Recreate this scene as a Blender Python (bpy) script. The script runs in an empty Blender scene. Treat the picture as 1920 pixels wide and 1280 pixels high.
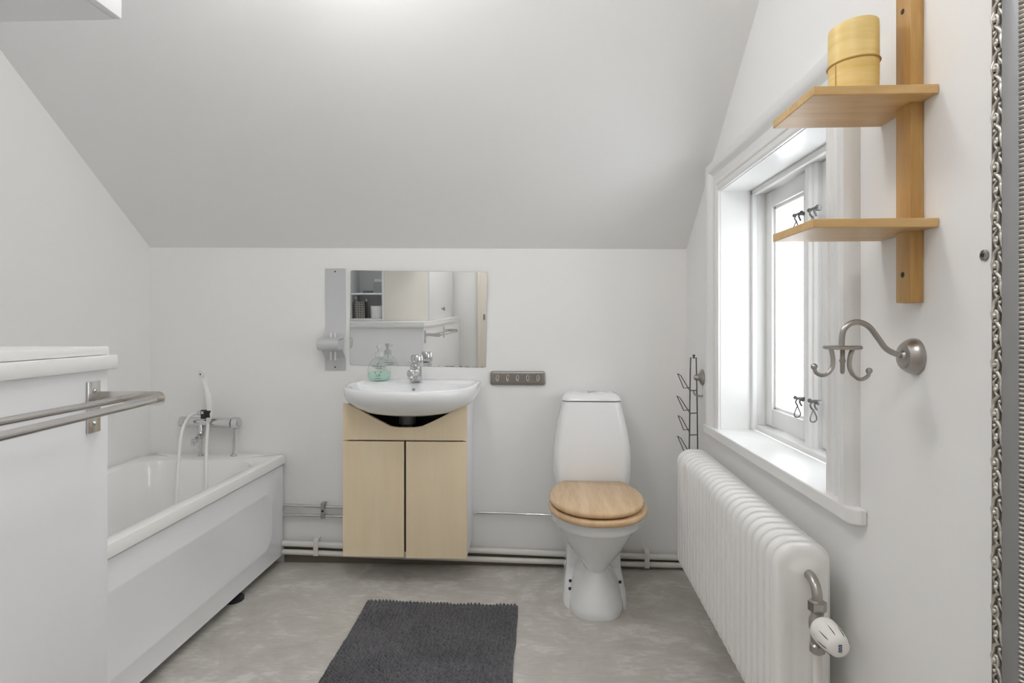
import bpy, bmesh, math, random
from mathutils import Vector, Matrix
random.seed(7)
PI = math.pi
S = bpy.context.scene
COL = S.collection

# ------------------------------------------------------------------ camera model (1920 x 1280 frame)
F, TH, CZ, U0, V0 = 1150.0, 47/1150.0, 1.12, 960.0, 611.0
CT, ST = math.cos(TH), math.sin(TH)
def ray(u, v):
    r = (u-U0)/F
    return (-ST + r*CT, CT + r*ST, (V0-v)/F)
def atY(u, v, Y):
    a = ray(u, v); t = Y/a[1]; return Vector((a[0]*t, Y, CZ+a[2]*t))
def atX(u, v, X):
    a = ray(u, v); t = X/a[0]; return Vector((X, a[1]*t, CZ+a[2]*t))
def atZ(u, v, Z):
    a = ray(u, v); t = (Z-CZ)/a[2]; return Vector((a[0]*t, a[1]*t, Z))
D = 2.875                                   # back wall
XL = atY(281, 611, D).x                     # left wall
XR = 0.693                                  # right wall
YR = -0.45                                  # rear wall
ZC = 2.40

# ------------------------------------------------------------------ materials
MATS = {}
def new_mat(name):
    m = bpy.data.materials.new(name); m.use_nodes = True
    return m, m.node_tree, m.node_tree.nodes['Principled BSDF']
def pm(name, col, rough=0.5, metal=0.0, bump=0.0, bscale=60.0, var=0.0, vscale=3.0, coat=0.0, stretch=None, spec=None, bdist=0.004):
    m, nt, b = new_mat(name)
    b.inputs['Base Color'].default_value = (*col, 1)
    b.inputs['Roughness'].default_value = rough
    b.inputs['Metallic'].default_value = metal
    if coat: b.inputs['Coat Weight'].default_value = coat; b.inputs['Coat Roughness'].default_value = 0.05
    if spec is not None: b.inputs['Specular IOR Level'].default_value = spec
    L = nt.links
    tc = nt.nodes.new('ShaderNodeTexCoord')
    mp = nt.nodes.new('ShaderNodeMapping'); L.new(tc.outputs['Object'], mp.inputs['Vector'])
    if stretch: mp.inputs['Scale'].default_value = stretch
    if var:
        n = nt.nodes.new('ShaderNodeTexNoise'); n.inputs['Scale'].default_value = vscale; n.inputs['Detail'].default_value = 4
        L.new(mp.outputs[0], n.inputs['Vector'])
        mx = nt.nodes.new('ShaderNodeMix'); mx.data_type = 'RGBA'
        mx.inputs[6].default_value = (*[c*(1-var) for c in col], 1)
        mx.inputs[7].default_value = (*[min(1, c*(1+var)) for c in col], 1)
        L.new(n.outputs['Fac'], mx.inputs[0]); L.new(mx.outputs[2], b.inputs['Base Color'])
    if bump:
        n2 = nt.nodes.new('ShaderNodeTexNoise'); n2.inputs['Scale'].default_value = bscale; n2.inputs['Detail'].default_value = 5
        L.new(mp.outputs[0], n2.inputs['Vector'])
        bp = nt.nodes.new('ShaderNodeBump'); bp.inputs['Strength'].default_value = bump; bp.inputs['Distance'].default_value = bdist
        L.new(n2.outputs['Fac'], bp.inputs['Height']); L.new(bp.outputs[0], b.inputs['Normal'])
    MATS[name] = m
    return m
def wood(name, c1, c2, scale, rough=0.4, wave=1.0, fine=0.25):
    m, nt, b = new_mat(name); L = nt.links
    tc = nt.nodes.new('ShaderNodeTexCoord'); mp = nt.nodes.new('ShaderNodeMapping')
    mp.inputs['Scale'].default_value = scale
    L.new(tc.outputs['Object'], mp.inputs['Vector'])
    n = nt.nodes.new('ShaderNodeTexNoise'); n.inputs['Scale'].default_value = 2.2*wave; n.inputs['Detail'].default_value = 6; n.inputs['Roughness'].default_value = 0.6; n.inputs['Distortion'].default_value = 0.4
    L.new(mp.outputs[0], n.inputs['Vector'])
    n2 = nt.nodes.new('ShaderNodeTexNoise'); n2.inputs['Scale'].default_value = 14*wave; n2.inputs['Detail'].default_value = 4
    L.new(mp.outputs[0], n2.inputs['Vector'])
    ad = nt.nodes.new('ShaderNodeMath'); ad.operation = 'MULTIPLY_ADD'
    L.new(n2.outputs['Fac'], ad.inputs[0]); ad.inputs[1].default_value = fine; L.new(n.outputs['Fac'], ad.inputs[2])
    cr = nt.nodes.new('ShaderNodeValToRGB')
    cr.color_ramp.elements[0].position = 0.42; cr.color_ramp.elements[0].color = (*c1, 1)
    cr.color_ramp.elements[1].position = 0.82; cr.color_ramp.elements[1].color = (*c2, 1)
    L.new(ad.outputs[0], cr.inputs[0]); L.new(cr.outputs[0], b.inputs['Base Color'])
    b.inputs['Roughness'].default_value = rough
    bp = nt.nodes.new('ShaderNodeBump'); bp.inputs['Strength'].default_value = 0.08; bp.inputs['Distance'].default_value = 0.001
    L.new(ad.outputs[0], bp.inputs['Height']); L.new(bp.outputs[0], b.inputs['Normal'])
    MATS[name] = m
    return m
WALL = pm('wall_paint', (0.855, 0.85, 0.84), 0.75, bump=0.12, bscale=38, bdist=0.003)
CEIL = pm('ceiling_paint', (0.84, 0.84, 0.835), 0.65, bump=0.06, bscale=25, bdist=0.003)
TRIM = pm('white_gloss_paint', (0.81, 0.808, 0.80), 0.28, bump=0.04, bscale=30)
CABW = pm('white_lacquer', (0.835, 0.84, 0.86), 0.35, bump=0.05, bscale=18)
CERA = pm('white_ceramic', (0.85, 0.86, 0.87), 0.06, coat=0.3)
TUBW = pm('white_enamel', (0.88, 0.88, 0.87), 0.08, coat=0.3)
PANW = pm('white_panel', (0.90, 0.91, 0.935), 0.18)
CHROME = pm('chrome', (0.66, 0.665, 0.67), 0.06, 1.0)
STEEL = pm('brushed_steel', (0.66, 0.645, 0.63), 0.17, 1.0)
DKSTEEL = pm('dark_brushed_metal', (0.30, 0.285, 0.27), 0.33, 1.0, bump=0.04, bscale=150)
NICKEL = pm('old_nickel', (0.43, 0.41, 0.385), 0.30, 1.0, var=0.15, vscale=30)
LATCH = pm('dull_latch_metal', (0.17, 0.165, 0.16), 0.5, 0.5)
GREYMET = pm('grey_painted_metal', (0.60, 0.61, 0.62), 0.35, 0.35)
WIRE = pm('dark_wire', (0.12, 0.115, 0.11), 0.4, 0.7)
BLACK = pm('black_plastic', (0.012, 0.012, 0.013), 0.45)
DKHOLE = pm('dark_hole', (0.03, 0.025, 0.02), 0.7)
GREYPL = pm('grey_plastic', (0.16, 0.165, 0.175), 0.4)
WHPL = pm('white_plastic', (0.83, 0.82, 0.79), 0.35)
PIPEW = pm('painted_pipe', (0.76, 0.745, 0.715), 0.35, bump=0.15, bscale=30, var=0.04, vscale=12)
RADW = pm('radiator_enamel', (0.84, 0.835, 0.82), 0.22, bump=0.05, bscale=20)
FRSILV = pm('silver_gilt_frame', (0.60, 0.575, 0.535), 0.34, 0.8, var=0.25, vscale=40)
FRCOVE = pm('grey_silver_cove', (0.40, 0.41, 0.43), 0.32, 0.7)
FRMID = pm('silver_leaf_ground', (0.40, 0.375, 0.335), 0.4, 0.7, var=0.35, vscale=70)
FRDARK = pm('tarnished_silver', (0.20, 0.18, 0.155), 0.45, 0.6, var=0.3, vscale=60)
MAPLE = wood('maple_veneer', (0.77, 0.63, 0.43), (0.83, 0.70, 0.505), (5, 5, 0.45), 0.42)
EDGEWOOD = wood('maple_edge', (0.66, 0.52, 0.34), (0.72, 0.58, 0.40), (5, 5, 0.45), 0.45)
SEATW = wood('seat_wood', (0.56, 0.37, 0.20), (0.69, 0.49, 0.295), (12, 0.9, 4), 0.25, 1.0, 0.3)
SHELFW = wood('birch_shelf', (0.52, 0.32, 0.125), (0.70, 0.48, 0.22), (1.2, 9, 9), 0.38)
POSTW = wood('birch_post', (0.40, 0.22, 0.065), (0.60, 0.37, 0.13), (9, 9, 0.9), 0.38)
BARK = wood('yellow_bark', (0.66, 0.43, 0.11), (0.80, 0.62, 0.26), (1, 1, 9), 0.42, 1.2, 0.4)
BARKBAND = pm('bark_band', (0.45, 0.27, 0.07), 0.5)
PALEMIRR, nt, b = new_mat('mirror_silver')
b.inputs['Base Color'].default_value = (0.90, 0.91, 0.90, 1); b.inputs['Metallic'].default_value = 1; b.inputs['Roughness'].default_value = 0.0
MEDGE = pm('mirror_edge', (0.42, 0.47, 0.44), 0.2)
# floor: trowelled grey cement
FLOOR, nt, b = new_mat('trowelled_cement'); L = nt.links
tc = nt.nodes.new('ShaderNodeTexCoord')
def noise(scale, detail, dist, vec, rough=0.55):
    n = nt.nodes.new('ShaderNodeTexNoise'); n.inputs['Scale'].default_value = scale; n.inputs['Detail'].default_value = detail
    n.inputs['Distortion'].default_value = dist; n.inputs['Roughness'].default_value = rough; L.new(vec, n.inputs['Vector']); return n
n1 = noise(4.5, 6, 1.6, tc.outputs['Object']); 
mp = nt.nodes.new('ShaderNodeMapping'); mp.inputs['Scale'].default_value = (3.0, 10, 1); mp.inputs['Rotation'].default_value = (0, 0, 0.6)
L.new(tc.outputs['Object'], mp.inputs['Vector'])
n2 = noise(3.0, 5, 2.2, mp.outputs[0])
n3 = noise(60, 3, 0, tc.outputs['Object'])
m1 = nt.nodes.new('ShaderNodeMath'); m1.operation = 'MULTIPLY_ADD'; L.new(n2.outputs['Fac'], m1.inputs[0]); m1.inputs[1].default_value = 0.6; L.new(n1.outputs['Fac'], m1.inputs[2])
m2 = nt.nodes.new('ShaderNodeMath'); m2.operation = 'MULTIPLY_ADD'; L.new(n3.outputs['Fac'], m2.inputs[0]); m2.inputs[1].default_value = 0.12; L.new(m1.outputs[0], m2.inputs[2])
cr = nt.nodes.new('ShaderNodeValToRGB')
cr.color_ramp.elements[0].position = 0.55; cr.color_ramp.elements[0].color = (0.46, 0.435, 0.395, 1)
cr.color_ramp.elements[1].position = 1.25; cr.color_ramp.elements[1].color = (0.67, 0.65, 0.61, 1)
e = cr.color_ramp.elements.new(0.9); e.color = (0.57, 0.545, 0.505, 1)
L.new(m2.outputs[0], cr.inputs[0]); L.new(cr.outputs[0], b.inputs['Base Color'])
b.inputs['Roughness'].default_value = 0.42
bp = nt.nodes.new('ShaderNodeBump'); bp.inputs['Strength'].default_value = 0.06; bp.inputs['Distance'].default_value = 0.004
L.new(m2.outputs[0], bp.inputs['Height']); L.new(bp.outputs[0], b.inputs['Normal'])
# rug
RUG, nt, b = new_mat('charcoal_chenille'); L = nt.links
b.inputs['Roughness'].default_value = 0.95
b.inputs['Sheen Weight'].default_value = 0.25
tc = nt.nodes.new('ShaderNodeTexCoord'); n1 = noise(90, 3, 0, tc.outputs['Object']); n2 = noise(5, 3, 0, tc.outputs['Object'])
m1 = nt.nodes.new('ShaderNodeMath'); m1.operation = 'MULTIPLY_ADD'; L.new(n2.outputs['Fac'], m1.inputs[0]); m1.inputs[1].default_value = 0.5; L.new(n1.outputs['Fac'], m1.inputs[2])
cr = nt.nodes.new('ShaderNodeValToRGB')
cr.color_ramp.elements[0].position = 0.5; cr.color_ramp.elements[0].color = (0.055, 0.055, 0.060, 1)
cr.color_ramp.elements[1].position = 1.0; cr.color_ramp.elements[1].color = (0.165, 0.165, 0.175, 1)
L.new(m1.outputs[0], cr.inputs[0]); L.new(cr.outputs[0], b.inputs['Base Color'])
# frosted window pane: partly clear, partly diffusing, rippled
PANE = bpy.data.materials.new('rippled_glass'); PANE.use_nodes = True; nt = PANE.node_tree; L = nt.links
nt.nodes.remove(nt.nodes['Principled BSDF'])
tc = nt.nodes.new('ShaderNodeTexCoord'); n1 = noise(70, 2, 0.5, tc.outputs['Object'])
cr = nt.nodes.new('ShaderNodeValToRGB'); cr.color_ramp.elements[0].position = 0.35; cr.color_ramp.elements[0].color = (0.80, 0.81, 0.82, 1)
cr.color_ramp.elements[1].position = 0.6; cr.color_ramp.elements[1].color = (0.98, 0.98, 0.98, 1)
L.new(n1.outputs['Fac'], cr.inputs[0])
tr = nt.nodes.new('ShaderNodeBsdfTransparent'); L.new(cr.outputs[0], tr.inputs[0])
tl = nt.nodes.new('ShaderNodeBsdfTranslucent'); tl.inputs[0].default_value = (0.95, 0.96, 0.97, 1)
mx = nt.nodes.new('ShaderNodeMixShader'); mx.inputs[0].default_value = 0.3
L.new(tr.outputs[0], mx.inputs[1]); L.new(tl.outputs[0], mx.inputs[2])
gl = nt.nodes.new('ShaderNodeBsdfGlossy'); gl.inputs['Roughness'].default_value = 0.15
bp = nt.nodes.new('ShaderNodeBump'); bp.inputs['Strength'].default_value = 0.6; bp.inputs['Distance'].default_value = 0.004
L.new(n1.outputs['Fac'], bp.inputs['Height']); L.new(bp.outputs[0], gl.inputs['Normal'])
mx2 = nt.nodes.new('ShaderNodeMixShader'); mx2.inputs[0].default_value = 0.05
L.new(mx.outputs[0], mx2.inputs[1]); L.new(gl.outputs[0], mx2.inputs[2])
L.new(mx2.outputs[0], nt.nodes['Material Output'].inputs[0])
def clear(name, col, fac, rough=0.03):
    m = bpy.data.materials.new(name); m.use_nodes = True; nt = m.node_tree; L = nt.links
    nt.nodes.remove(nt.nodes['Principled BSDF'])
    t = nt.nodes.new('ShaderNodeBsdfTransparent'); t.inputs[0].default_value = (*col, 1)
    g = nt.nodes.new('ShaderNodeBsdfGlossy'); g.inputs['Roughness'].default_value = rough
    lw = nt.nodes.new('ShaderNodeLayerWeight'); lw.inputs[0].default_value = fac
    m_ = nt.nodes.new('ShaderNodeMixShader'); L.new(lw.outputs['Facing'], m_.inputs[0])
    L.new(t.outputs[0], m_.inputs[1]); L.new(g.outputs[0], m_.inputs[2]); L.new(m_.outputs[0], nt.nodes['Material Output'].inputs[0])
    return m
BOTTLE = clear('clear_plastic', (0.96, 0.98, 0.97), 0.12)
LIQ = pm('green_soap', (0.72, 0.96, 0.86), 0.15)
LIQ.node_tree.nodes['Principled BSDF'].inputs['Transmission Weight'].default_value = 0.25
PUMP = pm('translucent_pump', (0.80, 0.83, 0.81), 0.3)
PUMP.node_tree.nodes['Principled BSDF'].inputs['Transmission Weight'].default_value = 0.3
INK = pm('dark_print', (0.05, 0.08, 0.07), 0.6)
BLUE = pm('blue_print', (0.03, 0.04, 0.14), 0.5)
DOORP = pm('door_paint', (0.78, 0.73, 0.65), 0.4)
CREAM = pm('cream_lacquer', (0.87, 0.835, 0.775), 0.4)
PIPESHADE = pm('dark_pipe_shade', (0.17, 0.145, 0.115), 0.6, var=0.2, vscale=12)  # shade colour for the strip behind the heating pipes
BULB, nt, b = new_mat('lamp_bulb')
b.inputs['Base Color'].default_value = (1, 1, 1, 1); b.inputs['Emission Color'].default_value = (1.0, 0.993, 0.99, 1); b.inputs['Emission Strength'].default_value = 26.0

# ------------------------------------------------------------------ mesh builder
class MB:
    def __init__(s): s.v = []; s.f = []
    def add(s, vs, fs):
        o = len(s.v); s.v += [Vector(p) for p in vs]; s.f += [tuple(i+o for i in f) for f in fs]; return s
    def box(s, x0, x1, y0, y1, z0, z1, bev=0.0, seg=2, rot=None, piv=None):
        bm = bmesh.new(); bmesh.ops.create_cube(bm, size=1.0)
        for v in bm.verts:
            v.co = Vector(((x0+x1)/2+v.co.x*(x1-x0), (y0+y1)/2+v.co.y*(y1-y0), (z0+z1)/2+v.co.z*(z1-z0)))
        if bev: bmesh.ops.bevel(bm, geom=bm.edges[:], offset=bev, segments=seg, profile=0.5, affect='EDGES')
        bm.verts.index_update()
        vs = [v.co.copy() for v in bm.verts]; fs = [[v.index for v in f.verts] for f in bm.faces]; bm.free()
        if rot is not None:
            piv = Vector(piv) if piv else Vector(((x0+x1)/2, (y0+y1)/2, (z0+z1)/2))
            vs = [piv + rot @ (p-piv) for p in vs]
        return s.add(vs, fs)
    def loft(s, rings, c0=True, c1=True, closed=True):
        n = len(rings[0]); vs = [p for r in rings for p in r]; fs = []
        for k in range(len(rings)-1):
            for i in range(n if closed else n-1):
                j = (i+1) % n
                fs.append((k*n+i, k*n+j, (k+1)*n+j, (k+1)*n+i))
        if c0: fs.append(tuple(range(n-1, -1, -1)))
        if c1: fs.append(tuple((len(rings)-1)*n+i for i in range(n)))
        return s.add(vs, fs)
    def tube(s, pts, r, n=12, closed=False, caps=True):
        P = [Vector(p) for p in pts]; m = len(P)
        R = r if isinstance(r, (list, tuple)) else [r]*m
        rings = []; up = None
        for i in range(m):
            a = P[(i-1) % m] if (closed or i > 0) else P[i]; b_ = P[(i+1) % m] if (closed or i < m-1) else P[i]
            d = (b_-a)
            d = d.normalized() if d.length > 1e-9 else Vector((0, 0, 1))
            if up is None:
                up = Vector((0, 0, 1)) if abs(d.z) < 0.9 else Vector((1, 0, 0))
            sd = d.cross(up)
            if sd.length < 1e-6: sd = d.orthogonal()
            sd.normalize(); up = sd.cross(d).normalized()
            rings.append([P[i] + (sd*math.cos(2*PI*k/n) + up*math.sin(2*PI*k/n))*R[i] for k in range(n)])
        if closed: rings.append(rings[0]); return s.loft(rings, False, False)
        return s.loft(rings, caps, caps)
    def lathe(s, prof, o, axis=(0, 0, 1), n=32, c0=True, c1=True):
        ax = Vector(axis).normalized(); e1 = ax.orthogonal().normalized(); e2 = ax.cross(e1); o = Vector(o)
        rings = [[o + ax*h + (e1*math.cos(2*PI*k/n)+e2*math.sin(2*PI*k/n))*max(r, 1e-5) for k in range(n)] for r, h in prof]
        return s.loft(rings, c0, c1)
    def ball(s, c, r, n=12):
        return s.lathe([(r*math.sin(PI*k/8), -r*math.cos(PI*k/8)) for k in range(9)], c, (0, 0, 1), n, False, False)
    def prism(s, poly, d):
        d = Vector(d); a = [Vector(p) for p in poly]; return s.loft([a, [p+d for p in a]])
    def quad(s, a, b_, c, d): return s.add([a, b_, c, d], [(0, 1, 2, 3)])
    def xf(s, M):
        s.v = [M @ p for p in s.v]; return s
    def build(s, name, mat, parent=None, smooth=35, local=False, recalc=True):
        me = bpy.data.meshes.new(name)
        off = Vector((0, 0, 0)) if (parent is None or local) else WORLD[parent.name]
        me.from_pydata([tuple(p-off) for p in s.v], [], s.f); me.update()
        bm = bmesh.new(); bm.from_mesh(me)
        bmesh.ops.remove_doubles(bm, verts=bm.verts, dist=1e-6)
        if recalc: bmesh.ops.recalc_face_normals(bm, faces=bm.faces)
        bm.to_mesh(me); bm.free()
        if smooth:
            me.polygons.foreach_set('use_smooth', [True]*len(me.polygons)); me.set_sharp_from_angle(angle=math.radians(smooth))
        me.materials.append(mat)
        o = bpy.data.objects.new(name, me); COL.objects.link(o)
        if parent: o.parent = parent
        WORLD[o.name] = off
        return o
WORLD = {}
def tag(o, label=None, cat=None, group=None, kind=None):
    if label: o['label'] = label
    if cat: o['category'] = cat
    if group: o['group'] = group
    if kind: o['kind'] = kind
    return o
def thing(name, label, cat, loc, rz=0.0, group=None, kind=None):
    o = bpy.data.objects.new(name, None); o.empty_display_size = 0.05; COL.objects.link(o)
    o.location = loc; o.rotation_euler = (0, 0, rz)
    WORLD[o.name] = Vector(loc)
    return tag(o, label, cat, group, kind)
def solo(mb, name, mat, label, cat, base, smooth=35, group=None, kind=None):
    """a thing that is one mesh, with its origin at its base"""
    base = Vector(base); mb.v = [p-base for p in mb.v]
    o = mb.build(name, mat, None, smooth); o.location = base
    return tag(o, label, cat, group, kind)
def spline(pts, k=8):
    P = [Vector(p) for p in pts]; out = []
    for i in range(len(P)-1):
        p0 = P[max(i-1, 0)]; p1 = P[i]; p2 = P[i+1]; p3 = P[min(i+2, len(P)-1)]
        for j in range(k):
            t = j/k
            out.append(0.5*((2*p1)+(p2-p0)*t+(2*p0-5*p1+4*p2-p3)*t*t+(3*p1-p0-3*p2+p3)*t**3))
    out.append(P[-1]); return out
def rrect(a0, a1, b0, b1, r, n=8):
    """rounded rectangle in 2D, counter-clockwise"""
    pts = []
    r = min(r, (a1-a0)/2-1e-4, (b1-b0)/2-1e-4)
    for cx, cy, s in ((a1-r, b1-r, 0), (a0+r, b1-r, 1), (a0+r, b0+r, 2), (a1-r, b0+r, 3)):
        for k in range(n+1):
            an = (s + k/n)*PI/2
            pts.append((cx+r*math.cos(an), cy+r*math.sin(an)))
    return pts

# ================================================================== THE SETTING
KNL = atY(285, 464, D); KNR = atY(1288, 467, D)       # slope meets back wall
KNL.x, KNR.x = XL, XR
SL = 0.705
def slope_z(x, y):
    k = (x-XL)/(XR-XL); return KNL.z+(KNR.z-KNL.z)*k + SL*(D-y)
def struct(mb, name, mat, label=None, cat=None, smooth=None):
    o = mb.build(name, mat, None, smooth); return tag(o, label, cat, None, 'structure')
struct(MB().box(XL-0.12, XR+0.22, YR-0.12, D+0.12, -0.12, 0), 'floor', FLOOR, 'trowelled grey cement floor', 'floor')
struct(MB().box(XL-0.12, XR+0.22, D, D+0.12, 0, 1.75), 'wall_back', WALL, 'low white knee wall behind basin and toilet', 'wall')
struct(MB().box(XL-0.12, XL, YR-0.12, D, 0, 2.5), 'wall_left', WALL, 'white gable wall along the bathtub', 'wall')
WY0, WY1, WZ0, WZ1 = atX(1549, 611, XR-0.013).y, atX(1348, 611, XR-0.010).y, 0.733, 1.628
wr = MB()
wr.box(XR, XR+0.22, YR-0.12, WY0, 0, 2.5); wr.box(XR, XR+0.22, WY1, D, 0, 2.5)
wr.box(XR, XR+0.22, WY0, WY1, 0, WZ0-0.03); wr.box(XR, XR+0.22, WY0, WY1, WZ1, 2.5)
struct(wr, 'wall_right', WALL, 'white wall around the window', 'wall')
# rear wall with a doorway
DX0, DX1, DZ = -0.50, 0.34, 2.0
wb = MB(); wb.box(XL, DX0, YR-0.12, YR, 0, 2.5); wb.box(DX1, XR, YR-0.12, YR, 0, 2.5); wb.box(DX0, DX1, YR-0.12, YR, DZ, 2.5)
struct(wb, 'wall_rear', WALL, 'white wall with the door opposite the basin', 'wall')
yk = D-(ZC-KNL.z)/SL; yk2 = D-(ZC-KNR.z)/SL
ce = MB()
a = Vector((XL, D, KNL.z)); b_ = Vector((XR, D, KNR.z)); c = Vector((XR, yk2, ZC)); d = Vector((XL, yk, ZC))
up = Vector((0, 0.06, 0.10))
ce.loft([[a, b_, c, d], [p+up for p in (a, b_, c, d)]])
e0, e1 = Vector((XL, YR, ZC)), Vector((XR, YR, ZC))
ce.loft([[d, c, e1, e0], [p+Vector((0, 0, 0.1)) for p in (d, c, e1, e0)]])
struct(ce, 'ceiling', CEIL, 'sloping white attic ceiling', 'ceiling')
# door in rear wall
dr = thing('door_1', 'pale painted door in the wall opposite the basin', 'door', (DX0, YR-0.06, 0), kind='structure')
MB().box(DX0+0.0005, DX1-0.0005, YR-0.075, YR-0.035, 0.003, DZ-0.0005).build('door_leaf', DOORP, dr, None)
m = MB(); hx_ = DX0+0.065
m.lathe([(0.025, 0), (0.025, 0.006), (0.010, 0.009), (0.010, 0.045)], (hx_, YR-0.035, 1.02), (0, 1, 0), 24); m.tube([Vector((hx_-0.005, YR+0.008, 1.02)), Vector((hx_+0.115, YR+0.008, 1.018))], 0.009, 14)
m.build('handle', NICKEL, dr)
MB().box(DX0, DX1, YR-0.118, YR-0.08, 0.0, DZ).build('door_backing', DOORP, dr, None)
cs = MB()
cs.box(DX0-0.10, DX0, YR+0.001, YR+0.022, 0, DZ+0.10, 0.004); cs.box(DX1, DX1+0.10, YR+0.001, YR+0.022, 0, DZ+0.10, 0.004); cs.box(DX0, DX1, YR+0.001, YR+0.022, DZ, DZ+0.10, 0.004)
cs.box(DX0-0.103, DX0-0.08, YR+0.001, YR+0.03, 0, DZ+0.11, 0.004)
cs.build('door_frame', DOORP, dr)
MB().box(DX0-0.045, DX0-0.025, YR+0.02, YR+0.027, 1.04, 1.10, 0.002).build('strike_plate', DKSTEEL, dr)

# ---- window
wn = thing('window_1', 'white two-sash window with rippled glass panes', 'window', (XR+0.12, (WY0+WY1)/2, WZ0), kind='structure')
lin = MB()                                            # reveal lining
lin.box(XR-0.004, XR+0.21, WY0-0.018, WY0+0.002, WZ0, WZ1); lin.box(XR-0.004, XR+0.21, WY1-0.002, WY1+0.018, WZ0, WZ1); lin.box(XR-0.004, XR+0.21, WY0-0.018, WY1+0.018, WZ1-0.002, WZ1+0.018)
lin.build('reveal_lining', TRIM, wn, None)
FX = 0.806; SFX = 0.850
fr = MB()
for (y0, y1, z0, z1) in ((WY0, WY0+0.014, WZ0, WZ1), (WY1-0.014, WY1, WZ0, WZ1), (WY0+0.014, WY1-0.014, WZ1-0.016, WZ1), (WY0+0.014, WY1-0.014, WZ0, WZ0+0.020)):
    fr.box(FX+0.004, FX+0.10, y0+0.001, y1-0.001, z0+0.001, z1-0.001, 0.003)
for (y0, y1, z0, z1) in ((WY0, WY0+0.022, WZ0, WZ1), (WY1-0.022, WY1, WZ0, WZ1), (WY0, WY1, WZ1-0.024, WZ1)):
    fr.box(FX-0.006, FX+0.012, y0+0.001, y1-0.001, z0+0.001, z1-0.001, 0.005)
fr.build('frame', TRIM, wn)
MFX = 0.832; MY0, MY1 = atX(1541, 611, MFX+0.02).y, atX(1505.5, 611, MFX-0.006).y
mu = MB()
pr = [(0.012, 0), (0.0, 0.010), (-0.002, 0.025), (-0.014, 0.035), (-0.018, 0.055), (-0.014, 0.080), (-0.004, 0.092), (0.0, 0.105), (0.012, 0.118), (0.10, 0.118), (0.10, 0)]
wM = MY1-MY0
rings = [[Vector((MFX+px*(0.7 if px < 0.05 else 0.6), MY0+py/0.118*wM, z)) for px, py in pr] for z in (WZ0+0.019, WZ1-0.016)]
mu.loft(rings); mu.build('mullion', TRIM, wn, 30)
for (y0, y1) in ((WY0+0.014, MY0+0.004), (MY1-0.004, WY1-0.014)):
    z0, z1 = WZ0+0.020, WZ1-0.016; w = 0.060
    sa = MB()
    x0, x1 = SFX, SFX+0.040
    sa.box(x0, x1, y0+0.002, y0+w, z0+0.002, z1-0.002, 0.004); sa.box(x0, x1, y1-w, y1-0.002, z0+0.002, z1-0.002, 0.004)
    sa.box(x0, x1, y0+w-0.004, y1-w+0.004, z0+0.002, z0+w+0.006, 0.004); sa.box(x0, x1, y0+w-0.004, y1-w+0.004, z1-w, z1-0.002, 0.004)
    # glazing bead
    bd = 0.010
    for (ya, yb, za, zb) in ((y0+w, y0+w+bd, z0+w, z1-w), (y1-w-bd, y1-w, z0+w, z1-w), (y0+w, y1-w, z0+w, z0+w+bd+0.004), (y0+w, y1-w, z1-w-bd, z1-w)):
        sa.box(x0+0.010, x0+0.028, ya-0.002, yb+0.002, za-0.002, zb+0.002, 0.003)
    so = sa.build('sash', TRIM, wn)
    pn = MB().box(x0+0.028, x0+0.032, y0+w-0.004, y1-w+0.004, z0+w-0.004, z1-w+0.004)
    po = pn.build('pane', PANE, so, None)
# latches: small hinged hasps with a wire loop
def latch(u, v, X, sgn, drop=0.05, long=0.055):
    p = atX(u, v, X)
    m = MB()
    m.tube([p+Vector((0, -long/2, 0)), p+Vector((0, long/2, 0))], 0.0042, 8)
    m.ball(p+Vector((0, -long/2, 0)), 0.0065, 8); m.ball(p+Vector((0, long/2, 0)), 0.0065, 8)
    m.box(p.x+0.002, p.x+0.022, p.y-0.010, p.y+0.010, p.z-0.005, p.z+0.005, 0.002)
    m.tube(spline([p+Vector((0, 0.008, 0)), p+Vector((-0.006, 0.010, -0.012)), p+Vector((-0.002, 0.004, -0.024))]), 0.0028, 6)
    m.tube(spline([p+Vector((0, -0.010, 0)), p+Vector((-0.004, -0.016, -0.010)), p+Vector((0.006, -0.006, -0.022))]), 0.0032, 6)
    o = m.build('latch', LATCH, wn)
    q = p+Vector((-0.003, 0, -0.022)); L_ = []
    for k in range(17):
        t = 2*PI*k/16; L_.append(q+Vector((sgn*0.002+0.017*math.sin(t)*(1-math.cos(t))/1.6, 0.012*math.sin(t)*(1-math.cos(t))/1.6, -(1-math.cos(t))/2*drop*0.75)))
    MB().tube(L_, 0.0021, 6).build('wire_loop', LATCH, o)
latch(1496, 401, SFX-0.018, -1); latch(1525, 391, MFX-0.022, 1)
latch(1498, 747, SFX-0.018, -1); latch(1526, 753, MFX-0.022, 1)
# casing (architrave) swept round three sides of the opening
tr1 = MB()
prof = [(0.0, 0.0), (0.0, 0.012), (0.006, 0.016), (0.014, 0.016), (0.018, 0.011), (0.026, 0.011), (0.030, 0.015), (0.040, 0.015), (0.046, 0.011), (0.070, 0.012), (0.078, 0.017), (0.084, 0.024), (0.094, 0.030), (0.108, 0.032), (0.116, 0.030), (0.124, 0.022), (0.128, 0.012), (0.128, 0.0)]
CW = 0.128
rings = []
for (y, z, oy, oz) in ((WY0, WZ0, -1, 0), (WY0, WZ1, -1, 1), (WY1, WZ1, 1, 1), (WY1, WZ0, 1, 0)):
    rings.append([Vector((XR-h, y+oy*w, z+oz*w)) for w, h in prof])
tr1.loft(rings)
struct(tr1, 'trim_1', TRIM, 'moulded white casing around the window', 'window casing', 28)
sl_ = MB()
sx0 = XR-0.034; yA, yB = WY0-CW-0.028, WY1+CW+0.012
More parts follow.
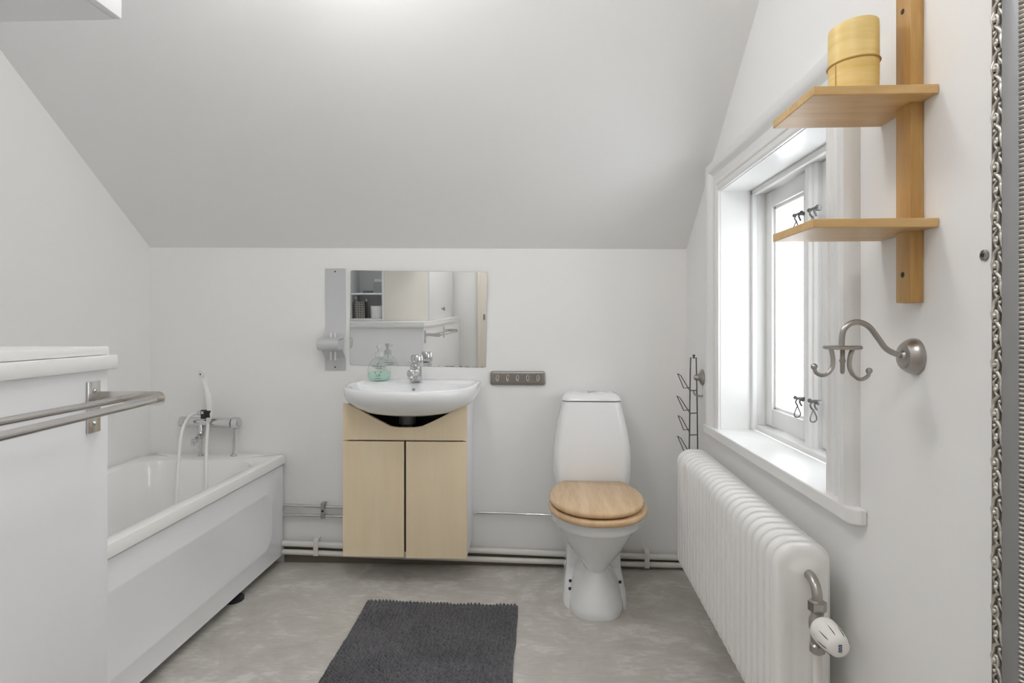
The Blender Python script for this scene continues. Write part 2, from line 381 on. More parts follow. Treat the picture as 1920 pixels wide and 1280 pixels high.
pts = [(sx0+0.002, yA+0.03), (sx0+0.008, yA+0.012), (sx0+0.022, yA), (XR, yA), (XR, WY0), (FX+0.006, WY0), (FX+0.006, WY1), (XR, WY1), (XR, yB), (sx0+0.012, yB), (sx0, yB-0.014)]
sl_.prism([Vector((x, y, WZ0-0.034)) for x, y in pts], (0, 0, 0.034))
so = struct(sl_, 'trim_2', TRIM, 'white window sill board above the radiator', 'window sill', None)
bv = so.modifiers.new('Bevel', 'BEVEL'); bv.width = 0.004; bv.segments = 2; bv.limit_method = 'ANGLE'

# ================================================================== BATHTUB
TX1 = -1.190; TY0, TY1 = 1.215, D-0.004; TZ = 0.512; TX0 = XL+0.003
tub = thing('bathtub', 'white built-in bathtub with a smooth front panel along the left wall', 'bathtub', ((TX0+TX1)/2, (TY0+TY1)/2, 0))
def ring3(x0, x1, y0, y1, r, z, n=10): return [Vector((x, y, z)) for x, y in rrect(x0, x1, y0, y1, r, n)]
body = MB()
body.loft([ring3(TX0, TX1, TY0, TY1, 0.02, TZ-0.038), ring3(TX0, TX1, TY0, TY1, 0.02, TZ-0.012), ring3(TX0+0.004, TX1-0.004, TY0+0.004, TY1-0.002, 0.02, TZ-0.003), ring3(TX0+0.012, TX1-0.012, TY0+0.012, TY1-0.004, 0.02, TZ),
           ring3(TX0+0.055, TX1-0.052, TY0+0.09, TY1-0.10, 0.16, TZ-0.002), ring3(TX0+0.066, TX1-0.064, TY0+0.10, TY1-0.112, 0.155, TZ-0.008), ring3(TX0+0.074, TX1-0.072, TY0+0.11, TY1-0.12, 0.15, TZ-0.03),
           ring3(TX0+0.09, TX1-0.088, TY0+0.20, TY1-0.14, 0.15, 0.30), ring3(TX0+0.11, TX1-0.105, TY0+0.30, TY1-0.17, 0.15, 0.16), ring3(TX0+0.15, TX1-0.145, TY0+0.36, TY1-0.22, 0.13, 0.115), ring3(TX0+0.25, TX1-0.25, TY0+0.5, TY1-0.36, 0.05, 0.105)], False, True)
# outside shell below the rim
body.loft([ring3(TX0+0.02, TX1-0.04, TY0+0.02, TY1-0.01, 0.04, TZ-0.037), ring3(TX0+0.05, TX1-0.06, TY0+0.15, TY1-0.08, 0.1, 0.26), ring3(TX0+0.09, TX1-0.09, TY0+0.26, TY1-0.14, 0.12, 0.085)], False, True)
body.build('tub_shell', TUBW, tub, 40, recalc=False)
pn = MB()
def ringp(i, dx, r=0.012):
    return [Vector((TX1-0.012+dx, y, z)) for y, z in rrect(TY0+0.01+i[0], TY1-0.012-i[1], 0.038+i[2], TZ-0.046-i[3], r, 10)]
Z4 = lambda k: (k, k, k, k)
pn.loft([ringp(Z4(0), -0.02), ringp(Z4(0), -0.003), ringp(Z4(0.003), 0.0), ringp((0.10, 0.115, 0.075, 0.085), 0.0, 0.08), ringp((0.105, 0.120, 0.08, 0.09), 0.0018, 0.08), ringp((0.112, 0.127, 0.087, 0.097), 0.002, 0.078), ringp((0.125, 0.14, 0.10, 0.110), -0.0006, 0.07)], True, True)
pn.build('front_panel', PANW, tub, 25)
for (u, v) in ((436, 1132), (392, 1168)):
    q = atX(u, v, TX1-0.055 if u > 400 else TX1-0.10); 
    MB().lathe([(0.045, 0), (0.045, 0.012), (0.03, 0.022), (0.012, 0.03), (0.012, 0.20), (0.026, 0.205), (0.026, 0.23)], (q.x, q.y, 0.0), n=24).build('foot', BLACK, tub)

# bath mixer on back wall
mix = thing('bath_mixer', 'chrome thermostatic bath mixer on the wall above the tub end', 'faucet', atY(392, 791, D-0.05))
MYY = D-0.055
c0, c1 = atY(338, 790, MYY), atY(450, 793, MYY)
R = 0.0235
ax = (c1-c0); Ln = ax.length
MB().lathe([(R, 0.028), (R, Ln-0.04), (R*0.86, Ln-0.038)], c0, ax, 28).build('mixer_body', CHROME, mix)
MB().lathe([(R*0.9, 0), (R*1.04, 0.003), (R*1.04, 0.025), (R*0.9, 0.028)], c0, ax, 10).build('knob', CHROME, mix)
MB().lathe([(R*0.95, Ln-0.036), (R*1.2, Ln-0.032), (R*1.2, Ln-0.006), (R*0.9, Ln), (R*0.5, Ln+0.001)], c0, ax, 12).build('knob', CHROME, mix)
sp = MB()
q0 = atY(378, 792, MYY); q1 = atY(376, 815, MYY-0.03); q2 = atY(363, 826, MYY-0.09)
sp.tube(spline([q0, q1, atY(371, 822, MYY-0.06), q2]), [0.018]*9+[0.016]*8+[0.013]*8, 14)
sp.lathe([(0.012, 0), (0.013, 0.004), (0.013, 0.02), (0.010, 0.026)], q2+Vector((0, 0, 0.004)), (0, 0, -1), 16)
sp.build('spout', CHROME, mix)
for u in (376, 438):
    t_ = atY(u, 800, MYY); zz = TZ-0.001
    m = MB(); m.tube([t_, Vector((t_.x, t_.y, zz))], 0.0075, 14); m.lathe([(0.016, 0.0), (0.016, 0.005), (0.008, 0.008)], (t_.x, t_.y, zz), n=20)
    m.build('riser_pipe', CHROME, mix)
for u in (352, 436):
    t_ = atY(u, 790, MYY); MB().tube([t_, Vector((t_.x, D-0.001, t_.z))], 0.014, 16).build('wall_inlet', CHROME, mix)
# hand shower
HY = MYY-0.035
hs = thing('hand_shower', 'white hand shower with hose held in a black clip on the bath mixer', 'shower head', atY(389, 778, HY))
w0 = [atY(381, 697, HY+0.01), atY(384, 715, HY+0.01), atY(391, 745, HY+0.005), atY(393, 775, HY), atY(390, 792, HY)]
sw = spline(w0, 8); k = len(sw)
MB().tube(sw, [0.007+0.0065*min(1, i/18) if i < 24 else 0.0135-0.006*(i-24)/(k-24) for i in range(k)], 16).build('handle', WHPL, hs)
hc = atY(378, 701, HY)
MB().lathe([(0.004, -0.012), (0.015, -0.009), (0.019, 0.0), (0.018, 0.006), (0.013, 0.007)], hc, (-0.35, -1, -0.1), 24).build('spray_head', WHPL, hs)
MB().lathe([(0.0045, 0.0071), (0.0043, 0.0076)], hc, (-0.35, -1, -0.1), 12).build('spray_hole', DKHOLE, hs)
cl = MB(); cc = atY(390, 775, HY)
cl.lathe([(0.0185, -0.016), (0.0185, 0.016)], cc, (0.08, 0, 1), 20); c2 = atY(383, 776, HY+0.004); cl.box(c2.x-0.014, c2.x+0.012, HY-0.005, HY+0.011, c2.z-0.022, c2.z+0.02, 0.004)
cl.build('clip', BLACK, hs)
nz0, nz1 = atY(383, 773, HY), atY(368, 774, HY)
MB().lathe([(0.0085, 0), (0.0085, 0.012), (0.0105, 0.013), (0.0105, 0.026), (0.008, 0.034)], nz0, nz1-nz0, 14).build('hose_nut', CHROME, hs)
path = [nz1, atY(355, 781, HY-0.01), atY(342, 806, HY-0.05), atY(336, 850, HY-0.11), atY(333, 900, HY-0.15), atY(331, 950, HY-0.18), atY(331, 1000, HY-0.20), Vector((atY(331, 1020, HY-0.21).x, HY-0.22, 0.16))]
px_, py_ = path[-1].x, path[-1].y
path += [Vector((px_+0.05, py_-0.04, 0.135)), Vector((px_+0.12, py_, 0.15)), atY(387, 985, HY-0.17), atY(387, 930, HY-0.15), atY(387, 880, HY-0.11), atY(387, 840, HY-0.05), atY(390, 796, HY), atY(390, 790, HY)]
MB().tube(spline(path, 10), 0.0072, 12).build('hose', WHPL, hs)

# ================================================================== VANITY
VY = 2.60                                               # cabinet front plane
va = thing('vanity_cabinet', 'pale maple washbasin cabinet with two doors hung on the back wall', 'cabinet', (atY(760, 1046, VY).x, (VY+D)/2, 0.12))
vx0, vx1 = atY(643, 900, VY).x, atY(875.5, 900, VY).x
vz0, vzm, vz1 = atY(760, 1046, VY).z, atY(760, 825.5, VY).z, atY(760, 757, VY).z
car = MB()
y0 = VY+0.019
car.box(vx0+0.002, vx0+0.018, y0, D-0.001, vz0+0.004, vz1-0.004, 0.001); car.box(vx1-0.018, vx1-0.002, y0, D-0.001, vz0+0.004, vz1-0.002, 0.001)
car.box(vx0+0.018, vx1-0.018, y0, D-0.001, vz0+0.004, vz0+0.02); 
car.build('carcass', CABW, va)
MB().box(vx0+0.019, vx1-0.019, D-0.02, D-0.012, vz0+0.021, vz1-0.01).build('back_panel', BLACK, va)
ap = MB()
poly = [(vx0, vzm+0.001), (vx1, vzm+0.001)]
P = lambda u, v: (atY(u, v, VY).x, atY(u, v, VY).z)
poly += [(vx1, vz1-0.002), P(874, 759.8), P(854, 768.4), P(826, 783), P(805, 793), P(790.7, 799.2), P(776, 801.2), P(760.5, 801.8), P(745, 801.2), P(731.8, 799.2), P(712, 789), P(690, 777), P(673.6, 767.6), P(655.5, 759.5), (vx0, vz1)]
ap.prism([Vector((x, VY, z)) for x, z in poly], (0, 0.018, 0))
ap.build('apron', MAPLE, va, None)
ug = atY(759.5, 900, VY).x
for (x0, x1) in ((vx0-0.001, ug-0.0055), (ug+0.0035, vx1)):
    MB().box(x0, x1, VY, VY+0.018, vz0+(0.003 if x0 < ug-0.1 else 0), vzm-0.005, 0.0012, 1).build('door', MAPLE, va)
MB().box(ug-0.02, ug+0.02, VY+0.0195, VY+0.021, vz0+0.02, vzm-0.002).build('inner_strip', BLACK, va)

# washbasin
SXc = (atY(642, 725, VY).x+atY(895, 725, VY).x)/2; SHW = 0.290
SZ = 0.868
sink = thing('washbasin', 'white ceramic washbasin on the maple cabinet under the small mirror', 'washbasin', (SXc, D-0.2, 0.75))
SYc = D-0.20
def sring(kx, kf, kb, z, nf=2.35, nb=7.0, yc=None, tilt=0.0, N=96):
    out = []
    for i in range(N):
        t = 2*PI*i/N; c, s_ = math.cos(t), math.sin(t); n = nf if s_ < 0 else nb
        x = math.copysign(abs(c)**(2/n), c)*kx
        y = math.copysign(abs(s_)**(2/n), s_)*(kf if s_ < 0 else kb)
        zz = z - tilt*max(0, -y)
        out.append(Vector((SXc+x, (yc or SYc)+y, zz)))
    return out
bs = MB()
FD = 0.268; BD = 0.199; TL = 0.05
rings = [sring(0.03, 0.05, 0.10, 0.733), sring(0.115, 0.115, 0.14, 0.738), sring(0.198, 0.188, 0.16, 0.755), sring(0.250, 0.231, 0.18, 0.780), sring(0.277, 0.254, 0.19, 0.804), sring(0.288, 0.264, BD, 0.828, tilt=TL*0.5),
         sring(0.290, 0.267, BD, 0.848, tilt=TL), sring(0.289, 0.267, BD, 0.861, tilt=TL), sring(0.285, 0.263, BD-0.004, 0.868, tilt=TL), sring(0.277, 0.256, BD-0.010, 0.871, tilt=TL), sring(0.270, 0.249, BD-0.02, 0.870, tilt=TL),
         sring(0.262, 0.242, 0.072, 0.864, nb=4.5, tilt=TL), sring(0.254, 0.234, 0.060, 0.850, nb=4, tilt=TL), sring(0.225, 0.20, 0.048, 0.80, nb=3.5), sring(0.16, 0.14, 0.03, 0.765, nb=3), sring(0.05, 0.04, 0.02, 0.755, nb=2)]
bs.loft(rings, True, True)
bs.build('bowl', CERA, sink, 50)
ov = atY(776, 730, SYc+0.06)
MB().lathe([(0.0075, -0.003), (0.0075, 0.004), (0.0055, 0.0045)], ov, (0, -1, 0.15), 20).build('overflow', NICKEL, sink)
dp = MB(); dcx = atY(762, 800, VY+0.1).x
dp.lathe([(0.035, 0), (0.037, -0.02), (0.037, -0.05), (0.030, -0.055), (0.022, -0.06), (0.022, -0.16), (0.045, -0.165), (0.045, -0.25), (0.03, -0.26)], (dcx, SYc+0.045, 0.7345), n=28)
dp.tube(spline([Vector((dcx, SYc+0.045, 0.55)), Vector((dcx+0.05, SYc+0.08, 0.56)), Vector((dcx+0.08, SYc+0.12, 0.56)), Vector((dcx+0.08, D-0.03, 0.56))]), 0.018, 14)
dp.build('drain_pipe', GREYPL, sink)

# basin faucet
FXc = atY(780, 712, D-0.12).x; FY = D-0.115; FZ = 0.8705
fa = thing('basin_faucet', 'chrome single-lever faucet on the washbasin rim', 'faucet', (FXc, FY, FZ))
m = MB(); m.lathe([(0.029, 0), (0.029, 0.004), (0.0265, 0.006), (0.0265, 0.066), (0.025, 0.068)], (FXc, FY, FZ), n=28); m.build('faucet_body', CHROME, fa)
m = MB(); s0 = Vector((FXc, FY-0.012, FZ+0.036)); s1 = Vector((FXc-0.004, FY-0.105, FZ+0.042))
m.tube([s0, s0.lerp(s1, 0.5), s1, s1+Vector((0, -0.014, -0.003))], [0.020, 0.0185, 0.0175, 0.013], 20); m.lathe([(0.0115, 0), (0.0115, 0.016), (0.009, 0.018)], s1+Vector((0, -0.001, -0.004)), (0, -0.15, -1), 18)
m.build('spout', CHROME, fa)
m = MB(); m.lathe([(0.025, 0.070), (0.0275, 0.074), (0.0275, 0.112), (0.024, 0.119), (0.008, 0.121)], (FXc+0.003, FY, FZ), (0.02, -0.08, 1), 28); m.build('head', CHROME, fa)
m = MB(); l0 = Vector((FXc-0.004, FY-0.018, FZ+0.083)); l1 = Vector((FXc-0.022, FY-0.085, FZ+0.100))
m.tube([l0, l0.lerp(l1, 0.5)+Vector((0, 0, -0.002)), l1], [0.0075, 0.006, 0.0055], 12); m.build('lever', CHROME, fa)
m = MB(); m.box(FXc-0.011, FXc+0.006, FY-0.0275, FY-0.0215, FZ+0.071, FZ+0.090, 0.001); m.build('lever_slot', BLACK, fa)

# soap bottle
BY = D-0.085; bc = atY(711, 711, BY); BX = bc.x; BZ = 0.8705
soap = thing('soap_bottle', 'clear pump bottle with a little green soap on the washbasin', 'soap bottle', (BX, BY, BZ))
SCY = 0.55
def bprof(pr, inset=0.0, n=36):
    return [[Vector((BX+max(r-inset, 0.001)*math.cos(2*PI*k/n), BY+max(r-inset, 0.001)*math.sin(2*PI*k/n)*SCY, BZ+h)) for k in range(n)] for r, h in pr]
bp_ = [(0.036, 0), (0.044, 0.003), (0.050, 0.012), (0.0535, 0.030), (0.0535, 0.048), (0.050, 0.066), (0.042, 0.084), (0.030, 0.097), (0.019, 0.104), (0.0155, 0.108), (0.0155, 0.116)]
MB().loft(bprof(bp_), True, False).build('bottle', BOTTLE, soap, 50)
MB().loft(bprof([(0.036, 0.002), (0.044, 0.005), (0.050, 0.014), (0.053, 0.028), (0.053, 0.040)], 0.0015)).build('liquid', LIQ, soap, 50)
m = MB(); m.lathe([(0.017, 0.108), (0.0175, 0.112), (0.0175, 0.128), (0.010, 0.131), (0.0065, 0.132), (0.0065, 0.148), (0.012, 0.150), (0.013, 0.158), (0.008, 0.162)], (BX, BY, BZ), n=24)
m.tube(spline([Vector((BX, BY, BZ+0.156)), Vector((BX+0.004, BY-0.022, BZ+0.157)), Vector((BX+0.008, BY-0.040, BZ+0.153)), Vector((BX+0.009, BY-0.045, BZ+0.146))]), 0.0048, 10)
m.tube([Vector((BX, BY, BZ+0.01)), Vector((BX, BY, BZ+0.11))], 0.003, 8)
m.build('pump', PUMP, soap)
pr_ = MB()
def dash(cx, z, w, h):
    x0 = BX+cx-w/2; pts_ = []
    for x in (x0, x0+w):
        ang = max(-0.98, min(0.98, (x-BX)/0.0535)); pts_.append((x, BY-0.0542*SCY*math.sqrt(1-ang*ang)-0.0006))
    pr_.quad((pts_[0][0], pts_[0][1], BZ+z), (pts_[1][0], pts_[1][1], BZ+z), (pts_[1][0], pts_[1][1], BZ+z+h), (pts_[0][0], pts_[0][1], BZ+z+h))
rr = random.Random(3)
for (z, w, h, n) in ((0.0765, 0.024, 0.002, 7), (0.0635, 0.056, 0.0042, 13), (0.0555, 0.034, 0.0038, 9)):
    for k in range(n):
        if rr.random() < 0.14: continue
        dash(-w/2+(k+0.5)*w/n+0.004, z+rr.uniform(-0.0004, 0.0004), w/n*rr.uniform(0.55, 0.8), h*rr.uniform(0.6, 1.0))
for (cx, z, w, h) in ((-0.012, 0.036, 0.004, 0.005), (0.014, 0.037, 0.005, 0.004), (0.002, 0.022, 0.02, 0.0015), (0.008, 0.026, 0.006, 0.003), (0.002, 0.010, 0.028, 0.0018), (-0.008, 0.030, 0.005, 0.001)):
    dash(cx, z, w, h)
pr_.build('print', INK, soap, None)

# small mirror
MYf = D-0.006
a, b_, c, d = atY(657.5, 506.5, MYf), atY(914, 510, MYf), atY(911.5, 689.5, MYf), atY(655.5, 684, MYf)
mi = thing('wall_mirror', 'frameless rectangular mirror above the washbasin', 'mirror', (a+b_+c+d)/4)
TILT = math.radians(1.22); YAWM = 0.0
cen = (a+b_+c+d)/4
ex = (b_-a).normalized(); wM_, hM_ = ((b_-a).length+(c-d).length)/2, ((d-a).length+(c-b_).length)/2
rz = math.atan2(ex.z, ex.x)
def mloc(x, z, y=0.0):
    p = Vector((x, y, z))
    p = Matrix.Rotation(TILT, 3, 'X') @ p          # top leans into the room: normal dips
    p = Matrix.Rotation(YAWM, 3, 'Z') @ p
    p = Matrix.Rotation(-rz, 3, 'Y') @ p
    return cen+p
rc = rrect(-wM_/2, wM_/2, -hM_/2, hM_/2, 0.008, 5)
MB().loft([[mloc(x, z, 0.002) for x, z in rc], [mloc(x, z, -0.0005) for x, z in rc]], True, False).build('backing', MEDGE, mi, None)
MB().add([mloc(x*0.9965, z*0.995, -0.0008) for x, z in rc], [tuple(range(len(rc)))]).build('glass', PALEMIRR, mi, None, recalc=False)
MB().loft([[mloc(x, z, -0.0005) for x, z in rc], [mloc(x*0.9965, z*0.995, -0.0009) for x, z in rc]], False, False).build('bevelled_edge', MEDGE, mi, None)
ta = MB()
for (cx, w, h) in ((0.155, 0.058, 0.0045), (0.205, 0.016, 0.0040), (0.236, 0.03, 0.0022), (0.278, 0.022, 0.0022), (0.305, 0.007, 0.004), (0.10, 0.01, 0.002), (0.262, 0.012, 0.002)):
    z = -hM_/2+0.0025; n = 7
    top = [mloc(cx-w/2+w*k/n, z+h*(0.35+0.65*rr.random())*math.sin(PI*(k+0.4)/(n+0.8)), -0.0014) for k in range(n+1)]
    bot = [mloc(cx-w/2+w*k/n, z, -0.0014) for k in range(n+1)]
    ta.add(bot+top[::-1], [tuple(range(2*n+2))])
ta.build('tarnish_spots', DKHOLE, mi, None)

# grey metal wall bracket left of mirror
by0 = D-0.004
bx0, bx1 = atY(609.5, 600, by0).x, atY(648, 600, by0).x
bzt, bzb = atY(628, 503, by0).z, atY(628, 694, by0).z
br = thing('wall_sconce', 'grey metal wall plate with a curled front beside the mirror', 'wall bracket', ((bx0+bx1)/2, by0, bzb))
zn = atY(618, 646, D-0.115).z; nr = 0.026
prf = [(0, bzt), (0, zn+0.075)]
prf += [(0.004+0.045*(1-math.cos(t)), zn+0.075-0.045*math.sin(t)) for t in [PI/2*k/8 for k in range(1, 9)]]
prf += [(0.09+nr*math.sin(t), zn+nr*math.cos(t)) for t in [PI*k/14 for k in range(0, 15)]]
prf += [(0.05, zn-0.028)]
prf += [(0.004+0.045*math.sin(t), zn-0.075+0.045*(math.cos(t))) for t in [PI/2*(1-k/8)for k in range(0, 8)]][:0]
prf += [(0.04*(1-k/8)**2+0.003*(1-k/8), zn-0.030-0.045*(k/8)**0.8) for k in range(1, 9)]
prf += [(0, bzb)]
# sheet of 2.5 mm, extruded along x
m = MB(); ins = []
for i, (y, z) in enumerate(prf):
    p0 = prf[max(i-1, 0)]; p1 = prf[min(i+1, len(prf)-1)]; dx, dz = p1[0]-p0[0], p1[1]-p0[1]; l = math.hypot(dx, dz) or 1
    ins.append((y+dz/l*0.0025, z-dx/l*0.0025))
rg = [[Vector((x, by0-y, z)) for y, z in prf]+[Vector((x, by0-y+0.0, z)) for y, z in ins[::-1]] for x in (bx0, bx1)]
m.loft(rg); m.build('plate', GREYMET, br, 30)
MB().box(bx1-0.003, bx1-0.0005, by0-0.112, by0-0.03, zn-0.022, zn+0.022, 0.001).build('end_cheek', GREYMET, br)
for dx in (0.040, 0.060):
    x = bx0+dx
    MB().tube([Vector((x, by0-0.035, zn+0.055)), Vector((x, by0-0.035, zn-0.075))], 0.004, 12).build('rod', WHPL, br)
for vv in (509, 688):
    p = atY(628.5, vv, by0); MB().lathe([(0.0035, 0), (0.0035, 0.0045), (0.002, 0.005)], p+Vector((0, 0.002, 0)), (0, -1, 0), 12).build('screw', DKHOLE, br)

# hook rail right of basin
hy = D-0.001
a, b_ = atY(919.5, 709, hy), atY(1022.5, 708, hy)
hr = thing('hook_rail', 'dark metal rail with five small hooks beside the washbasin', 'hook rail', (a+b_)/2)
hz0, hz1 = atY(970, 721.5, hy).z, atY(970, 695.5, hy).z
m = MB(); rgs = []
for ins_, yy in ((0, 0), (0, 0.008), (0.003, 0.014), (0.010, 0.016), (0.013, 0.016)):
    rgs.append([Vector((x, hy-yy, z)) for x, z in rrect(a.x+ins_, b_.x-ins_, hz0+ins_, hz1-ins_, 0.012-ins_*0.5, 6)])
m.loft(rgs); m.build('plate', DKSTEEL, hr, 30)
for u in (933, 952, 970.5, 989.5, 1008.5):
    p = atY(u, 709, hy-0.018); m = MB(); pts_ = []
    for k in range(17):
        t = 2*PI*k/16; pts_.append(p+Vector((0.0062*math.sin(t), -0.004+0.003*math.cos(t), 0.013*math.cos(t)+0.002)))
    m.tube(pts_, 0.0013, 6); m.tube([p+Vector((0, 0.004, 0.006)), p+Vector((0.001, -0.006, -0.004)), p+Vector((0.002, -0.009, -0.014))], 0.0016, 6)
    m.build('hook', CHROME, hr)

# ================================================================== TOILET
TC = 0.243
wc = thing('toilet', 'white ceramic toilet with a beech wood seat against the back wall', 'toilet', (TC, D-0.01, 0), math.radians(-1.2))
# local coords: x right, y negative towards the room
def bow(hw, yf, yb, z, nf=2.2, nb=4.0, N=64, split=0.55):
    yc = yf+(yb-yf)*split; out = []
    for i in range(N):
        t = 2*PI*i/N; c, s_ = math.cos(t), math.sin(t); n = nf if s_ < 0 else nb
        out.append(Vector((math.copysign(abs(c)**(2/n), c)*hw, yc+math.copysign(abs(s_)**(2/n), s_)*((yc-yf) if s_ < 0 else (yb-yc)), z)))
    return out
o_ = lambda Y: Y-(D-0.01)
bd = MB()
rings = [bow(0.113, o_(2.335), o_(2.76), 0.0, 2.7), bow(0.116, o_(2.332), o_(2.76), 0.006, 2.7), bow(0.114, o_(2.335), o_(2.76), 0.03, 2.6), bow(0.098, o_(2.350), o_(2.75), 0.075, 2.5), bow(0.077, o_(2.372), o_(2.74), 0.115, 2.4), bow(0.058, o_(2.392), o_(2.72), 0.150, 2.3), bow(0.056, o_(2.395), o_(2.72), 0.160, 2.2),
         bow(0.068, o_(2.378), o_(2.72), 0.180, 2.2), bow(0.096, o_(2.340), o_(2.72), 0.220, 2.2), bow(0.122, o_(2.302), o_(2.72), 0.260, 2.2), bow(0.146, o_(2.265), o_(2.72), 0.305, 2.2), bow(0.163, o_(2.235), o_(2.72), 0.345, 2.2), bow(0.168, o_(2.228), o_(2.72), 0.357, 2.2),
         bow(0.178, o_(2.205), o_(2.72), 0.362, 2.2), bow(0.181, o_(2.200), o_(2.72), 0.372, 2.2), bow(0.181, o_(2.200), o_(2.72), 0.398, 2.2), bow(0.176, o_(2.206), o_(2.72), 0.404, 2.2), bow(0.13, o_(2.25), o_(2.62), 0.404, 2.2)]
bd.loft(rings)
def rr3(x0, x1, y0, y1, r, z, n=6): return [Vector((x, y, z)) for x, y in rrect(x0, x1, y0, y1, r, n)]
BK = -0.052
bd.loft([rr3(-0.130, 0.130, o_(2.40), BK, 0.10, 0.0), rr3(-0.130, 0.130, o_(2.40), BK, 0.10, 0.012), rr3(-0.126, 0.126, o_(2.425), BK, 0.09, 0.045), rr3(-0.119, 0.119, o_(2.53), BK, 0.05, 0.085), rr3(-0.114, 0.114, o_(2.575), BK, 0.025, 0.11), rr3(-0.112, 0.112, o_(2.585), BK, 0.02, 0.20), rr3(-0.125, 0.125, o_(2.585), BK, 0.03, 0.33), rr3(-0.155, 0.155, o_(2.59), -0.02, 0.04, 0.37), rr3(-0.160, 0.160, o_(2.60), -0.004, 0.04, 0.41)])
bd.build('pan', CERA, wc, 40, local=True)
for (x, y, z) in ((-0.100, o_(2.515), 0.0795), (-0.103, o_(2.475), 0.0645), (0.102, o_(2.515), 0.0795)):
    MB().lathe([(0.006, -0.004), (0.006, 0.0012), (0.004, 0.0016)], (x, y, z), (0, -0.45, 1), 14).build('screw_hole', DKHOLE, wc, local=True)
cz0, cz1 = 0.40, 0.790
ct = MB(); rings = []
for z, hw, yf in ((0.405, 0.152, 2.655), (0.42, 0.158, 2.650), (0.45, 0.163, 2.646), (0.50, 0.168, 2.644), (0.55, 0.1685, 2.645), (0.60, 0.165, 2.650), (0.66, 0.155, 2.659), (0.72, 0.143, 2.668), (0.77, 0.132, 2.676), (0.789, 0.1285, 2.679)):
    rings.append(rr3(-hw, hw, o_(yf), -0.002, 0.035, z, 8))
ct.loft(rings); ct.build('cistern', CERA, wc, 40, local=True)
ld = MB(); rings = []
for z, i_ in ((0.7925, 0.002), (0.795, -0.001), (0.800, 0.0), (0.808, 0.004), (0.816, 0.012), (0.821, 0.022), (0.8235, 0.05)):
    rings.append(rr3(-0.1295+i_, 0.1295-i_, o_(2.677)+i_, -0.002-i_*0.5, 0.035, z, 8))
ld.loft(rings); ld.build('cistern_lid', CERA, wc, 40, local=True)
MB().lathe([(0.019, 0.0), (0.019, 0.004), (0.016, 0.006)], (0.0, -0.10, 0.8235), n=24).build('flush_button', CHROME, wc, local=True)
def dshape(hw, yf, yb, z, N=72):      # seat outline: round front, sides drawn in to a straight back edge
    out = []; yc = yf+0.235; q = N//2
    for i in range(q):
        t = PI+PI*i/q; out.append(Vector((hw*math.copysign(abs(math.cos(t))**0.92, math.cos(t)), yc+math.sin(t)*(yc-yf), z)))
    bw = 0.70; nside = 12; L_ = yb-yc
    side = [(hw*(1-(1-bw)*(k/nside)**2.2), yc+L_*k/nside) for k in range(nside+1)]
    r_ = 0.012; side[-1] = (side[-1][0]-r_*0.2, yb-r_*0.25)
    nb_ = N-q-2*(nside+1)
    out += [Vector((x, y, z)) for x, y in side]
    xb = side[-1][0]-r_
    out += [Vector((xb-2*xb*k/(nb_-1), yb, z)) for k in range(nb_)]
    out += [Vector((-x, y, z)) for x, y in side[::-1]]
    return out
rg = MB(); y_f, y_b = o_(2.170), o_(2.635)
def slab(m, hw, yf, yb, z0, z1, e, dx=0.0, hole=None, tilt=0.0):
    L_ = []
    for k in range(7):
        t = PI*k/6 - PI/2; ins_ = e*(1-math.cos(t)); z = (z0+z1)/2+(z1-z0)/2*math.sin(t)
        L_.append([p+Vector((dx, 0, tilt*(p.x)))for p in dshape(hw-ins_, yf+ins_, yb-ins_*0.3, z)])
    if hole:
        top = [p+Vector((dx, 0, 0)) for p in dshape(hw-hole, yf+hole, yb-hole, z1-0.001)]; bot = [p+Vector((dx, 0, 0)) for p in dshape(hw-hole, yf+hole, yb-hole, z0+0.001)]
        L_ = [bot]+L_+[top, bot]; m.loft(L_, False, False)
    else: m.loft(L_)
slab(rg, 0.190, y_f, y_b, 0.406, 0.430, 0.010, 0.002, 0.06)
rg.build('seat_ring', SEATW, wc, 50, local=True)
lid = MB(); slab(lid, 0.184, y_f+0.010, y_b, 0.4345, 0.458, 0.012, -0.002)
lid.build('seat_lid', SEATW, wc, 50, local=True)
for x in (-0.075, 0.075):
    MB().lathe([(0.011, -0.02), (0.011, 0.02)], (x, y_b+0.006, 0.426), (1, 0, 0), 14).build('hinge', NICKEL, wc, local=True)

# ================================================================== PIPES on the back wall
def pipe(pts, r, name, mat, label, n=14):
    return solo(MB().tube(pts, r, n), name, mat, label, 'pipe', Vector(pts[0]))
py = D-0.022
cab_r = vx1
PX0 = TX1-0.009
def at0(u, v, Y):
    p = atY(u, v, Y); p.x = PX0; return p
pipe([at0(533, 946.5, py), atY(560, 947.5, py), atY(655, 951.5, py)], 0.0075, 'water_pipe', CHROME, 'upper of two chrome water pipes between bathtub and cabinet')
pipe([at0(533, 964.3, py), atY(560, 965, py), atY(655, 968.5, py)], 0.0075, 'water_pipe', CHROME, 'lower of two chrome water pipes between bathtub and cabinet')
pipe([atY(870, 959.5, py), atY(950, 962, py), atY(1046, 965.5, py)], 0.0055, 'water_pipe', CHROME, 'thin chrome water pipe from cabinet to toilet')
p = atY(606.5, 956.5, py)
cp = thing('pipe_clip', 'chrome clip holding the pair of chrome pipes beside the cabinet', 'pipe clip', p)
m = MB(); m.box(p.x-0.010, p.x+0.010, py-0.012, py-0.008, p.z-0.034, p.z+0.034, 0.002); m.box(p.x-0.010, p.x+0.010, py-0.012, D, p.z+0.032, p.z+0.036, 0.001); m.box(p.x-0.010, p.x+0.010, py-0.012, D, p.z-0.036, p.z-0.032, 0.001); m.build('strap', NICKEL, cp)
MB().lathe([(0.0055, 0), (0.005, 0.003), (0.002, 0.0035)], (p.x, py-0.012, p.z), (0, -1, 0), 14).build('screw', DKHOLE, cp)
py2 = D-0.030
